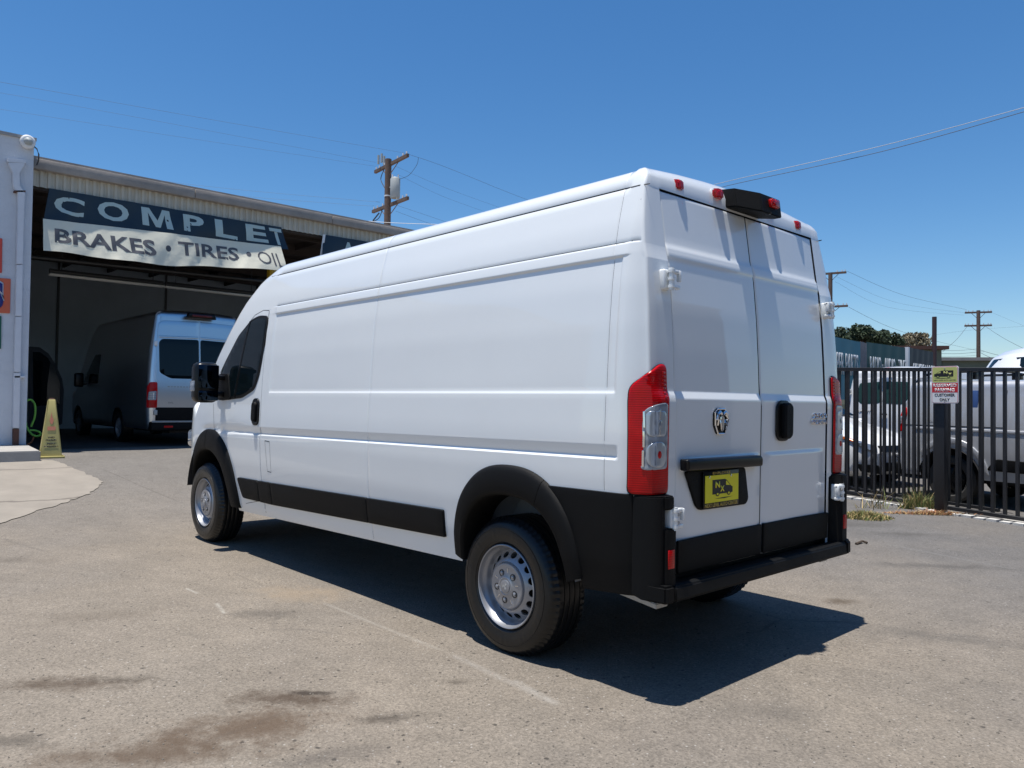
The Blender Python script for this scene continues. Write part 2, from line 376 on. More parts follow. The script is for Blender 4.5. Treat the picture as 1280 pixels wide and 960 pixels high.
    def scratch(u0, v0, u1, v1, w, c, s):
        A = gr(u0, v0); B = gr(u1, v1); d = B-A; Ln = math.hypot(d[0], d[1]); P = (A+B)/2
        mp = N('ShaderNodeMapping'); mp.vector_type = 'TEXTURE'
        mp.inputs['Location'].default_value = (P[0], P[1], 0); mp.inputs['Rotation'].default_value = (0, 0, math.atan2(d[1], d[0])); mp.inputs['Scale'].default_value = (Ln/2, w, 50)
        L(OC, mp.inputs['Vector']); sx = N('ShaderNodeSeparateXYZ'); L(mp.outputs[0], sx.inputs[0])
        ax = mr(math_('ABSOLUTE', sx.outputs[0]), .8, 1., 1, 0); ay = mr(math_('ADD', math_('ABSOLUTE', sx.outputs[1]), mr(wob2, .2, .8, -.6, .6)), .2, 1., 1, 0)
        return math_('MULTIPLY', math_('MULTIPLY', ax, ay), math_('MULTIPLY', mr(wob2, .35, .6, .2, 1), s*.8)), tuple(q*.7 for q in c)
    for a in [scratch(400, 752, 560, 816, .025, (.46, .43, .38), .5), scratch(560, 816, 700, 884, .035, (.44, .41, .37), .6),
              scratch(232, 735, 248, 742, .018, (.6, .58, .52), .6), scratch(270, 753, 281, 767, .02, (.6, .58, .52), .6),
              scratch(640, 850, 700, 882, .03, (.5, .48, .44), .5), scratch(1100, 678, 1270, 712, .03, (.28, .28, .27), .5),
              scratch(290, 715, 330, 733, .012, (.12, .1, .09), .5), scratch(200, 920, 330, 890, .03, (.11, .085, .065), .5), scratch(240, 935, 370, 885, .02, (.11, .085, .065), .5),
              scratch(0, 672, 60, 690, .03, (.11, .1, .09), .4), scratch(120, 583, 230, 630, .02, (.08, .07, .06), .6)]:
        col = mix(col, a[1], a[0])
    L(col, b.inputs['Base Color'])
    b.inputs['Roughness'].default_value = .88; b.inputs['Specular IOR Level'].default_value = .35
    hh = math_('ADD', math_('MULTIPLY', vo.outputs['Distance'], .9), math_('ADD', math_('MULTIPLY', fine, .9), math_('MULTIPLY', crm, -2.)))
    bp = N('ShaderNodeBump'); bp.inputs['Strength'].default_value = .55; bp.inputs['Distance'].default_value = .006
    L(hh, bp.inputs['Height']); L(bp.outputs[0], b.inputs['Normal'])
    return m
def axis_lines(a, b, step, far):
    c = list(np.arange(a, b+1e-6, step)); s = step; x = a
    lo = []; 
    while x > -far: s *= 1.35; x -= s; lo.append(x)
    hi = []; s = step; x = c[-1]
    while x < far: s *= 1.35; x += s; hi.append(x)
    return np.array(lo[::-1]+c+hi)
xs = axis_lines(-6, 18, .3, 900); ys_ = axis_lines(-12, 8, .4, 900)
V, Fc = grid([[(x, y, float(gz(x, y)) + .006*noise.noise(Vector((x*.9, y*.9, 0)))*(abs(x) < 30)*(abs(y) < 30)) for y in ys_] for x in xs], True)
M['ground'] = ground_material()
go = link(mesh(V, Fc, True), 'ground', 'ground'); go['kind'] = 'structure'
def gp(u, v, dz=.0):
    P = gr(u, v); return (P[0], P[1], float(gz(P[0], P[1]))+dz)
def flat_patch(pts, name, m, dz, label=None, step=.25, kind='structure'):
    """a sheet following the ground inside an outline of ground points (x, y)"""
    bm = bmesh.new(); vs = [bm.verts.new((p[0], p[1], 0)) for p in pts]; bm.faces.new(vs)
    lo = np.min([p[:2] for p in pts], 0); hi = np.max([p[:2] for p in pts], 0)
    for ax in (0, 1):
        n = [0, 0, 0]; n[ax] = 1
        for c in np.arange(lo[ax]+step, hi[ax], step*2):
            co = [0, 0, 0]; co[ax] = c
            bmesh.ops.bisect_plane(bm, geom=bm.verts[:]+bm.edges[:]+bm.faces[:], plane_co=co, plane_no=n)
    for v in bm.verts: v.co.z = float(gz(v.co.x, v.co.y))+dz+.006*noise.noise(Vector((v.co.x*.9, v.co.y*.9, 0)))
    bmesh.ops.recalc_face_normals(bm, faces=bm.faces[:])
    o = link(from_bm(bm, True), name, m); o['kind'] = kind
    return o
# pale concrete apron at the left
def concrete_material():
    m = mat('pale_concrete', (.245, .217, .180), .85, noise_amt=.16, nscale=2.2, bump=.35, bscale=70)
    nt = m.node_tree; b = nt.nodes['Principled BSDF']; N = nt.nodes.new; L = nt.links.new; src = b.inputs['Base Color'].links[0].from_socket
    tc = N('ShaderNodeTexCoord'); wv = N('ShaderNodeMix'); wv.data_type = 'VECTOR'; wv.inputs[0].default_value = .35
    nv = N('ShaderNodeTexNoise'); nv.inputs['Scale'].default_value = 1.1; nv.inputs['Detail'].default_value = 7; L(tc.outputs['Object'], nv.inputs['Vector'])
    L(tc.outputs['Object'], wv.inputs[4]); L(nv.outputs['Color'], wv.inputs[5])
    cr = N('ShaderNodeTexVoronoi'); cr.feature = 'DISTANCE_TO_EDGE'; cr.inputs['Scale'].default_value = .45; L(wv.outputs[1], cr.inputs['Vector'])
    mr = N('ShaderNodeMapRange'); mr.inputs['From Min'].default_value = .003; mr.inputs['From Max'].default_value = .010; mr.inputs['To Min'].default_value = .75; mr.inputs['To Max'].default_value = 0
    L(cr.outputs['Distance'], mr.inputs['Value']); mx = N('ShaderNodeMix'); mx.data_type = 'RGBA'; mx.inputs[7].default_value = (.10, .085, .07, 1)
    L(mr.outputs[0], mx.inputs[0]); L(src, mx.inputs[6]); L(mx.outputs[2], b.inputs['Base Color'])
    return m
M['conc'] = concrete_material()
ol = [(0, 655), (28, 645), (55, 636), (72, 632), (88, 627), (103, 621), (118, 614), (124, 608), (129, 603), (124, 600), (112, 595), (100, 589), (90, 584), (78, 580), (66, 576), (45, 575.5), (0, 573), (-60, 572), (-200, 600), (-240, 690)]
pts = []
for (a, b_) in zip(ol, ol[1:]+ol[:1]):
    for k in range(4):
        u = a[0]+(b_[0]-a[0])*k/4; v = a[1]+(b_[1]-a[1])*k/4; P = gr(u, v)
        pts.append((P[0]+.05*noise.noise(Vector((u*.2, v, 0))), P[1]+.05*noise.noise(Vector((u*.2, v, 9)))))
flat_patch(pts, 'concrete_apron', 'conc', .008)

# ------------------------------------------------------------------ van shell
def shell(cfg):
    """half body of a van as a column/row lattice, x forward, rear at 0; returns V, F for both sides and a surface function"""
    ysz, ysv = cfg['ys']; xr = cfg['xr']; Rc = cfg['Rc']; Xf = cfg['Xf']; Rf = cfg.get('Rf', .42); pz, pv = cfg['prof']; kk = cfg['k']; D = cfg.get('D', lambda x, z: 0.)
    zt = cfg['ztop']; zl = .9; crown = cfg.get('crown', .05); RH = cfg.get('RH', .08); RI = cfg.get('RI', .09); yd = cfg.get('yd', .757); zs = cfg['sill']
    wx = cfg.get('wx', lambda x: 1.)
    def Pc(x): return float(np.interp(x, pz, pv))
    def kx(x): return kk*float(sstep((x-cfg['kx0'])/1.1))
    def Zr(x, y): return Pc(x+kx(x)*y*y) - crown*(y/.87)**2
    ymax = float(np.interp(1., ysz, ysv))
    cols = []
    nf = cfg.get('nface', 5)
    for y in np.linspace(0, 1, nf, endpoint=False): cols.append(('F', y))
    for a in np.linspace(0, PI/2, cfg.get('nfc', 7), endpoint=False): cols.append(('C', a))
    for x in cfg['xs']: cols.append(('S', x))
    if cfg.get('Q'):
        for a in (.75, .5, .25, 0.): cols.append(('Q', a))
    for a in np.linspace(0, PI/2, 8)[1:-1]: cols.append(('R', PI/2-a) if False else ('R', a))
    for y in cfg['yrear']: cols.append(('B', y))
    def pos(c, z, zsh):
        t, p = c; ysr = float(np.interp(zsh, ysz, ysv)); xf = Xf - cfg.get('frake', .12)*max(0, z-.7)
        if t == 'S': return (p, ysr*wx(p)+D(p, z), (0, -1))
        yf = ysr*wx(Xf-Rf)
        if t == 'C': return (xf-Rf+Rf*math.cos(p), yf-Rf+Rf*math.sin(p), (-math.cos(p), -math.sin(p)))
        if t == 'F': return (xf, (yf-Rf)*p, (-1, 0))
        x0 = xr(z); ysr = ysr*wx(x0+Rc)
        if t == 'Q': x = x0+Rc+(.13-x0-Rc)*p; return (x, float(np.interp(zsh, ysz, ysv))*wx(x)+D(x, z), (0, -1))
        if t == 'R': return (x0+Rc-Rc*math.sin(p), ysr-Rc+Rc*math.cos(p), (math.sin(p), -math.cos(p)))
        return (x0, yd+(ysr-Rc-yd)*p if p >= 0 else yd*(1+p), (1, 0))
    zr = cfg['zrows']; z0 = zr[0]
    cols2 = cols; P = []
    for c in cols2:
        top = pos(c, zt, zt); px, py, nn = top
        z1 = zt
        if c[0] in 'SCF':
            z1 = min(zt, Zr(px+nn[0]*RI, max(0, py+nn[1]*RI))-RH)
        colp = []
        zs_ = zs(px)
        for z in zr:
            zz = z if z >= .6 else .6-(.6-z)*(.6-zs_)/(.6-z0)
            if 'zwarp' in cfg and c[0] in 'SQ': zz += cfg['zwarp'](px, z)
            if z1 < zt-1e-4 and zz > zl: zz = zl+(zz-zl)*(max(z1, zl+.02)-zl)/(zt-zl)
            q = pos(c, zz, zz if z1 >= zt-1e-4 else min(zz, zt)); colp.append((q[0], q[1], zz))
        bx, by, _ = pos(c, z1, z1)
        tx, ty = bx+nn[0]*RI, max(0, by+nn[1]*RI); hh_ = RH
        if c[0] in 'QRB' or (c[0] == 'S' and cfg.get('Q') and bx < xr(z1)+RI):
            xe = xr(z1); ye = float(np.interp(z1, ysz, ysv))*wx(xe+Rc)
            tx = max(bx, xe+RI); ty = min(by, ye-RI) if c[0] in 'RB' else min(by-RI, ye-RI+.001*(bx-xe)); hh_ = Zr(tx, ty)-z1
        A0 = R(cfg.get('a0', 0))
        for a in (15, 30, 45, 60, 75, 90):
            aa = A0+(PI/2-A0)*a/90; q = (math.cos(A0)-math.cos(aa))/math.cos(A0); colp.append((bx+(tx-bx)*q, by+(ty-by)*q, z1+hh_*(math.sin(aa)-math.sin(A0))/(1-math.sin(A0))))
        ex, ey, ez = colp[-1]
        for f in (.04, .25, .5, .75, 1.):
            y = ey*(1-f); ex2 = max(ex, xr(zt)+RI+.002) if c[0] in 'SQRB' else ex; x = ex2+kx(ex)*(ey*ey-y*y) if c[0] == 'S' else ex2
            z = Zr(ex, ey)+(ez-Zr(ex, ey)); z = ez + crown*((ey/.87)**2-(y/.87)**2)
            colp.append((x, y, z))
        P.append(colp)
    V, Fc = grid(P)
    V = [list(v) for v in V]; nr = len(P[0]); nz = len(zr)
    keep = []; arches = cfg.get('arches', [])
    # snap to the wheel arches
    for v_i, v in enumerate(V):
        j = v_i % nr
        if j < nz and v[1] > .6*ymax:
            for (cx, cz, rx_, rz_) in arches:
                dx = (v[0]-cx)/rx_; dz_ = (v[2]-cz)/rz_; d = math.hypot(dx, dz_)
                if abs(d-1) < cfg.get('snap', .045) and d > 1e-3 and v[2] > cz-.02:
                    v[0] = cx+dx/d*rx_; v[2] = cz+dz_/d*rz_
    A = np.array(V)
    for f in Fc:
        c = A[list(f)].mean(0); i = f[0] % nr; ci = f[0]//nr; drop = False
        if c[1] > .6*ymax and i < nz:
            for (cx, cz, rx_, rz_) in arches:
                if math.hypot((c[0]-cx)/rx_, (c[2]-cz)/rz_) < .99 or (c[2] < cz and abs(c[0]-cx) < rx_*.98): drop = True
        if cfg.get('doorcut') and cols[ci][0] == 'B' and c[1] < cfg['doorcut'][0] and c[2] < cfg['doorcut'][1]: drop = True
        if not drop: keep.append(f)
    n = len(V); VV = V+[[v[0], -v[1], v[2]] for v in V]
    FF = keep+[tuple(n+q for q in f[::-1]) for f in keep]
    me = mesh(VV, FF, True, cfg.get('auto', 30))
    bm = bmesh.new(); bm.from_mesh(me); bmesh.ops.remove_doubles(bm, verts=bm.verts, dist=2e-4)
    for v in list(bm.verts):
        if not v.link_faces: bm.verts.remove(v)
    bmesh.ops.recalc_face_normals(bm, faces=bm.faces[:])
    bm.to_mesh(me); bm.free(); me.polygons.foreach_set('use_smooth', [True]*len(me.polygons)); me.set_sharp_from_angle(angle=R(cfg.get('auto', 30)))
    return me

# main van surface data
YS = ([.34, .42, .6, .8, 1.0, 1.2, 1.45, 1.7, 1.9, 2.05, 2.2, 2.35, 2.42], [.925, .955, .988, 1.008, 1.018, 1.018, 1.008, .995, .978, .958, .930, .892, .872])
def lerp(z, *pts): return float(np.interp(z, [p[0] for p in pts], [p[1] for p in pts]))
def xr_main(z):   # how the rear leans forward with height
    return lerp(z, (.3, .03), (.7, .02), (1.37, .012), (1.405, .026), (1.6, .034), (1.8, .045), (2.02, .065), (2.085, .081), (2.378, .121), (2.386, .112), (2.42, .115))
def bump01(t, a, b, ea, eb):   # 0 outside, 1 between a and b
    return float(sstep((t-a)/ea+.5)*sstep((b-t)/eb+.5))
def zch(x): return 1.155-.0115*x        # upper edge of the body-side channel
def D_main(x, z):
    d = 0.
    fx = bump01(x, .185, 3.79, .010, .012)
    d -= .0060*fx*bump01(z, 1.396, 2.031, .018, .008)
    d += .0035*bump01(x, .15, 3.80, .03, .03)*bump01(z, 2.037, 2.098, .006, .022)
    zc = zch(x); t = (zc-z)/.053; q = max(0., min(1., t)) if t <= 1 else max(0., 1-(t-1)*.053/.017)
    d -= .0155*q*bump01(x, .168, 5.2, .016, .3)
    d -= .004*bump01(z, 2.098, 2.104, .004, .004)*bump01(x, .10, 3.80, .02, .02)
    d -= .004*bump01(z, 2.372, 2.378, .004, .004)*float(x > .2)
    # vertical seams and the front door outline
    if z > .44:
        d -= .004*bump01(x, .236, .241, .004, .004)*(z > .92)
        d -= .0035*bump01(x, 2.283, 2.288, .004, .004)*(z > .40)
        d -= .005*bump01(x, 3.925, 3.931, .004, .004)*(z < 2.085)
        # sheet metal is never quite flat
        d += .0012*math.sin(x*2.1+z)*bump01(z, 1.45, 1.98, .2, .2)
    return d
ARCH = [(.89, .40, .455, .555), (5.03, .40, .54, .60)]
def xlines(a, b, step, extra):
    c = set(np.round(np.arange(b, a-1e-6, -step), 4)); c |= {a}
    for e in extra: c |= set(np.round([e-.006, e-.002, e+.002, e+.006], 4))
    c = sorted(q for q in c if a <= q <= b); out = [c[0]]
    for q in c[1:]:
        if q-out[-1] > .0025: out.append(q)
    return out[::-1]
zr = set(np.round(np.arange(.34, 2.405, .035), 4))
for e in (1.39, 2.037, 2.098, 2.101, 2.104, 2.372, 2.375, 2.378): zr |= {e}
zr = {q for q in zr if not 1.075 < q < 1.162}|{1.160, 1.156, 1.154, 1.145, 1.13, 1.115, 1.105, 1.102, 1.098, 1.092, 1.085, 1.082, 1.07}
zr |= {1.386, 1.390, 1.395, 1.400, 1.406, 2.018, 2.024, 2.028, 2.031, 2.034, 2.037, 2.040, 2.046, 2.088, 2.093}
zr = sorted(zr); z2 = [zr[0]]
for q in zr[1:]:
    if q-z2[-1] > .0019: z2.append(q)
zr = z2
VAN = thing('cargo_van', 'large white high roof cargo van with black lower cladding parked in the foreground', 'van', (0, 0, 0))
prof = ([0, .2, 3.7, 4.0, 4.3, 4.55, 4.75, 5.0, 5.25, 5.48, 5.62, 5.78, 5.90, 5.96, 6.2], [2.522, 2.53, 2.545, 2.51, 2.42, 2.27, 2.10, 1.87, 1.635, 1.42, 1.25, 1.13, 1.03, .98, .95])
cfg = dict(Q=True, a0=22, zwarp=lambda x, z: -.0115*max(0, x)*bump01(z, 1.03, 1.22, .10, .10), ys=YS, xr=xr_main, Rc=.018, Xf=5.98, prof=prof, k=.20, kx0=3.7, D=D_main, ztop=2.40, sill=lambda x: .50 if x < .6 else .455-.022*max(x, 0),
           xs=[q for q in xlines(.31, 5.5, .05, [2.285, 3.79, 3.928])]+[.285, .262, .25, .241, .238, .235, .215, .197, .19, .185, .18, .172, .16, .152, .145, .137, .13], yrear=[.7, .35, .02, 0., -.03, -.3, -.6, -.8, -1.], zrows=zr, arches=ARCH, yd=.771, doorcut=(.771, 2.378), wx=lambda x: 1-.06*float(sstep((x-4.6)/1.2))-.072*min(1., max(0., 1-(x-.02)/.135))**1.6, auto=40)
link(shell(cfg), 'body', 'white', VAN)

# ---- surface maps on the main van
def side_map(off0=0., y_sign=1, use_d=False):
    def f(a, b, c):
        y = float(np.interp(b, *YS))*cfg['wx'](a) + (D_main(a, b) if use_d else 0.) + off0 + c
        return (a, y*y_sign, b)
    return f
YD = .771
def perim(s, z, off=0., ys=1, rc=.035):
    x0 = xr_main(z); yy = float(np.interp(z, *YS)); ya = yy*cfg['wx'](x0+rc)-rc; s1 = ya-YD
    if s < s1: return (x0-off, ys*(YD+s), z)
    if s < s1+rc*PI/2:
        a = (s-s1)/rc; return (x0+rc-(rc+off)*math.cos(a), ys*(ya+(rc+off)*math.sin(a)), z)
    x = x0+rc+s-s1-rc*PI/2; g = (cfg['wx'](x+.01)-cfg['wx'](x-.01))/.02*yy; nn = math.hypot(g, 1)
    return (x-off*g/nn, ys*(yy*cfg['wx'](x)+off/nn), z)
def panel(pts, mapf, off, thick, bev=.004, step=.06, name='', m=None, parent=None, label=None, holes=None, lines=None):
    """flat outline (a,b) -> solid panel bent onto a surface by mapf(a,b,c)"""
    bm = bmesh.new(); vs = [bm.verts.new((p[0], p[1], 0)) for p in pts]; bm.faces.new(vs)
    r = bmesh.ops.extrude_face_region(bm, geom=bm.faces[:]); top = [g for g in r['geom'] if isinstance(g, bmesh.types.BMVert)]
    for v in top: v.co.z = thick
    bmesh.ops.recalc_face_normals(bm, faces=bm.faces[:])
    if bev > 0:
        ed = [e for e in bm.edges if abs(e.verts[0].co.z-thick) < 1e-6 and abs(e.verts[1].co.z-thick) < 1e-6]
        bmesh.ops.bevel(bm, geom=ed, offset=bev, segments=3, affect='EDGES', profile=.5)
    lo = np.min(pts, 0); hi = np.max(pts, 0)
    for ax in (0, 1):
        n = [0, 0, 0]; n[ax] = 1
        for c in np.arange(lo[ax]+step*.5, hi[ax], step):
            co = [0, 0, 0]; co[ax] = c
            bmesh.ops.bisect_plane(bm, geom=bm.verts[:]+bm.edges[:]+bm.faces[:], plane_co=co, plane_no=n)
    bmesh.ops.triangulate(bm, faces=[f for f in bm.faces if len(f.verts) > 4])
    for v in bm.verts: v.co = Vector(mapf(v.co.x, v.co.y, v.co.z+off))
    bmesh.ops.recalc_face_normals(bm, faces=bm.faces[:])
    return link(from_bm(bm, True, 35), name, m, parent, label=label)
def rounded(x0, x1, y0, y1, r, n=5):
    o = []
    for cx, cy, a0 in ((x1-r, y1-r, 0), (x0+r, y1-r, 90), (x0+r, y0+r, 180), (x1-r, y0+r, 270)):
        for k in range(n+1):
            a = R(a0+90*k/n); o.append((cx+r*math.cos(a), cy+r*math.sin(a)))
    return o
def smooth_poly(pts, r=.02, n=4):
    """round the corners of an outline"""
    out = []; k = len(pts)
    for i in range(k):
        p = Vector(pts[i]); a = Vector(pts[i-1]); b = Vector(pts[(i+1) % k])
        ra = min(r, (a-p).length*.45); rb = min(r, (b-p).length*.45)
        A = p+(a-p).normalized()*ra; B = p+(b-p).normalized()*rb
        for q in range(n+1):
            t = q/n; o = A*(1-t)**2+p*2*t*(1-t)+B*t*t; out.append((o.x, o.y))
    return out

# front face, hood and windscreen (mostly out of sight from the photo's side)
def front_map(a, b, c):      # a = y, b = centre x on the profile
    y = a; x = b-.20*y*y; zc = float(np.interp(b, *prof)); z = zc  # on the profile at the shifted x
    sl = (np.interp(b+.02, *prof)-np.interp(b-.02, *prof))/.04; nn = np.array([-sl, 0, 1.]); nn /= np.linalg.norm(nn)
    return (x+nn[0]*c, y, z+nn[2]*c)
panel(smooth_poly([(-.80, 5.38), (.80, 5.38), (.74, 4.62), (-.74, 4.62)], .08), front_map, .004, .006, .002, .08, 'windscreen', 'glass', VAN)
panel(smooth_poly([(-.82, 5.50), (.82, 5.50), (.82, 5.40), (-.82, 5.40)], .02), front_map, .004, .008, .002, .08, 'wiper_cowl', 'blackpl', VAN)
link(box(5.80, 6.02, -.80, .80, .30, .72, .07, 4), 'front_bumper', 'blackpl', VAN)
link(box(5.88, 6.01, -.55, .55, .76, .93, .03, 3), 'grille', 'blacksm', VAN)
for s in (1, -1): link(box(5.70, 5.955, s*.60, s*.88, .84, 1.02, .04, 3), 'headlight', 'lamp', VAN)

# wheel arches, underbody
def arch_liner(cx, cz, rx_, rz_, s):
    P = []
    for i in range(25):
        a = R(8)+(PI-R(16))*i/24; x = cx+(rx_+.012)*math.cos(a); z = cz+(rz_+.012)*math.sin(a)
        P.append([(x, s*y, z) for y in (1.0, .95, .8, .6)])
    V, Fc = grid(P); n = len(V)
    V += [(cx, s*.6, cz)]
    for i in range(24): Fc.append((i*4+3, (i+1)*4+3, n))
    return mesh(V, Fc, True, 40)
for a, mm in ((ARCH[0], 'well'), (ARCH[1], 'under')):
    for s in (1, -1): link(arch_liner(*a, s), 'wheel_arch_liner', mm, VAN)
bm = bmesh.new()
for q in ((.12, 5.6, -.58, .58, .40, .80), (1.33, 4.36, -.90, .90, .43, .60), (.30, 4.4, -.86, .86, .98, 2.2), (5.45, 5.85, -.7, .7, .35, .9), (.12, .34, -.86, .86, .50, .9)): box_bm(bm, *q)  # the tall inner box is added to block light through the body gaps
link(from_bm(bm), 'underbody', 'under', VAN)
for s in (1, -1):
    link(prism([(.62, s*.80, .445), (.05, s*.86, .400), (.05, s*.86, .425), (.62, s*.80, .485)], (0, -s*.09, 0), .004), 'frame_rail', 'steel', VAN)
    link(tube([(.925, s*.88, .36), (.925, 0, .36)], .055, 12), 'axle', 'under', VAN)
link(tube([(.62, .30, .42), (.95, .30, .40), (1.5, .30, .40)], [.08, .10, .08], 14), 'muffler', 'steel', VAN)

# wheels
def make_wheel(parent, x, y, z, s, ry=0.):
    """s=+1: outer face toward +y"""
    prof_t = [(.222, -.012), (.232, -.004), (.240, .002), (.2405, .0045), (.246, .005), (.262, .0085), (.276, .0105), (.280, .0105), (.288, .0108), (.296, .0105), (.305, .0100), (.3055, .0078), (.310, .0078), (.3105, .0095), (.322, .0065), (.332, .002), (.338, -.002), (.353, -.018), (.362, -.034)]
    g = []
    yy = -.040
    for k in range(5):
        g += [(.368, yy), (.3705, yy-.004), (.371, yy-.026), (.3705, yy-.029)]
        if k < 4: g += [(.361, yy-.031), (.361, yy-.037)]
        yy -= .038
    prof_t += g+[(.362, -.232), (.353, -.238), (.30, -.25), (.225, -.235)]
    NT = 192; V = []; Fc = []; kq = len(prof_t)
    for i in range(NT):
        a = 2*PI*i/NT; notch = (i % 3 == 0)
        for q, (r_, y_) in enumerate(prof_t):
            rr = r_
            if notch and (y_ < -.016 and (y_ > -.062 or y_ < -.195)) and r_ > .350: rr = r_-.006
            if not notch and .3295 < r_ < .339 and i % 2: rr = r_+.0008
            sy = 0.
            if .27 < r_ < .30 and y_ > 0: sy = .0022*max(0, math.sin(a*11+.7))*max(0, math.sin(a*47))   # raised lettering band
            V.append((rr*math.cos(a), y_+sy, rr*math.sin(a)))
    for i in range(NT):
        j2 = (i+1) % NT
        for q in range(kq-1): Fc.append((i*kq+q, j2*kq+q, j2*kq+q+1, i*kq+q+1))
    mt = mesh(V, Fc, True, 32); bm = bmesh.new(); bm.from_mesh(mt); bmesh.ops.recalc_face_normals(bm, faces=bm.faces[:]); bm.to_mesh(mt); bm.free()
    rim = [(.222, -.012), (.2225, .000), (.2185, .003), (.2145, .000), (.211, -.014), (.206, -.026), (.199, -.034), (.193, -.046), (.189, -.060), (.184, -.066), (.178, -.062), (.152, -.040), (.138, -.026), (.130, -.022), (.125, -.026), (.10, -.030), (.001, -.030), (.001, -.045), (.10, -.045), (.136, -.040), (.152, -.054), (.178, -.076), (.186, -.085), (.205, -.15), (.205, -.20), (.222, -.215)]
    mr_ = lathe(rim, 72)
    # sixteen hand holes cut through the disc
    bm = bmesh.new()
    for k in range(16):
        a = 2*PI*(k+.5)/16; c = Vector((.160*math.cos(a), -.052, .160*math.sin(a))); ax = Vector((math.cos(a)*.68, 1, math.sin(a)*.68)).normalized()
        bmesh.ops.create_cone(bm, cap_ends=True, segments=14, radius1=.0205, radius2=.0205, depth=.055, matrix=Matrix.Translation(c) @ ax.to_track_quat('Z', 'Y').to_matrix().to_4x4())
    cut = bpy.data.objects.new('c', from_bm(bm)); COL.objects.link(cut); ro = bpy.data.objects.new('r', mr_); COL.objects.link(ro)
    md = ro.modifiers.new('b', 'BOOLEAN'); md.object = cut; md.operation = 'DIFFERENCE'; md.solver = 'EXACT'
    dg = bpy.context.evaluated_depsgraph_get(); m2 = bpy.data.meshes.new_from_object(ro.evaluated_get(dg))
    bpy.data.objects.remove(ro); bpy.data.objects.remove(cut); m2.polygons.foreach_set('use_smooth', [True]*len(m2.polygons)); m2.set_sharp_from_angle(angle=R(38))
    m2.materials.clear()
    w = link(m2, 'wheel', 'rim', parent); w.location = (x, y, z); w.rotation_euler = (0, ry, 0 if s > 0 else PI)
    link(mt, 'tyre', 'tyre', w)
    # dark drum behind the holes
    link(lathe([(.001, -.10), (.185, -.10), (.20, -.16)], 24), 'brake_drum', 'under', w)
    cap = lathe([(.123, -.030), (.123, -.018), (.119, -.012), (.110, -.010), (.103, -.0115), (.060, -.008), (.046, -.002), (.044, -.004), (.001, -.003)], 48)
    link(cap, 'hub_cap', 'rim', w)
    em = link(lathe([(.034, -.004), (.034, .001), (.030, .002), (.001, .002)], 24), 'centre_badge', 'rim', w)
    rm = link(prism([(q[0], .002, q[1]) for q in [(-.012, .012), (-.018, .004), (-.012, -.004), (-.006, .002), (-.006, -.014), (0, -.018), (.006, -.014), (.006, .002), (.012, -.004), (.018, .004), (.012, .012), (0, .006)]], (0, .0016, 0)), 'badge_emblem', 'steel', w)
    for k in range(5):
        a = 2*PI*k/5+PI/2
        c = Vector((.074*math.cos(a), -.0105, .074*math.sin(a)))
        ri = lathe([(.0185, .0), (.0185, .0035), (.015, .0035), (.0145, -.003), (.001, -.003)], 16); ri.transform(Matrix.Translation(c)); link(ri, 'lug_pocket', 'blacksm', w)
        nu = lathe([(.011, -.002), (.011, .006), (.006, .0085), (.001, .0085)], 6); nu.transform(Matrix.Translation(c)); link(nu, 'lug_nut', 'rim', w)
    for k in range(5):
        a = 2*PI*(k+.5)/5+PI/2; c = Vector((.085*math.cos(a), -.0105, .085*math.sin(a)))
        b_ = box(-.012, .012, 0, .0025, -.0018, .0018); b_.transform(Matrix.Translation(c) @ Matrix.Rotation(-a, 4, 'Y')); link(b_, 'cap_rib', 'chrome', w)
    return w
make_wheel(VAN, .948, .985, .358, 1, .5)
make_wheel(VAN, .935, -.985, .362, -1, .2)
make_wheel(VAN, 5.135, 1.0, .364, 1, .1)
make_wheel(VAN, 5.09, -.985, .366, -1, .9)

# fender flares
def se(a, rx_, rz_, n): c, s_ = math.cos(a), math.sin(a); return (math.copysign(abs(c)**(2/n)*rx_, c), abs(s_)**(2/n)*rz_)
def flare(ci, ii, co, oo, a0, a1, s, ext=0.03):
    P = []
    for i in range(33):
        a = R(a0+(a1-a0)*i/32); xi, zi = se(a, *ii); xo, zo = se(a, *oo); row = []
        for t, off in ((-.06, -.16), (-.02, .018), (.02, .032), (.12, .040), (.55, .036), (.80, .030), (.93, .020), (1., .006), (1.0, -.012)):
            x = (ci[0]+xi)*(1-t)+(co[0]+xo)*t; z = (ci[1]+zi)*(1-t)+(co[1]+zo)*t; z = max(z, .36)
            y = float(np.interp(z, *YS))*cfg['wx'](x)+off; row.append((x, s*y, z))
        P.append(row)
    V, Fc = grid(P, s < 0); nr = len(P[0])
    Fc.append(tuple(range(nr))); Fc.append(tuple(32*nr+k for k in range(nr))[::-1])
    me = mesh(V, Fc, True, 40); bm = bmesh.new(); bm.from_mesh(me); bmesh.ops.recalc_face_normals(bm, faces=bm.faces[:]); bm.to_mesh(me); bm.free()
    return me
fr = ((.890, .42), (.40, .435, 2.4), (.888, .44), (.495, .572, 2.35))
ff = ((5.05, .39), (.475, .475, 2.3), (5.015, .385), (.585, .668, 2.3))
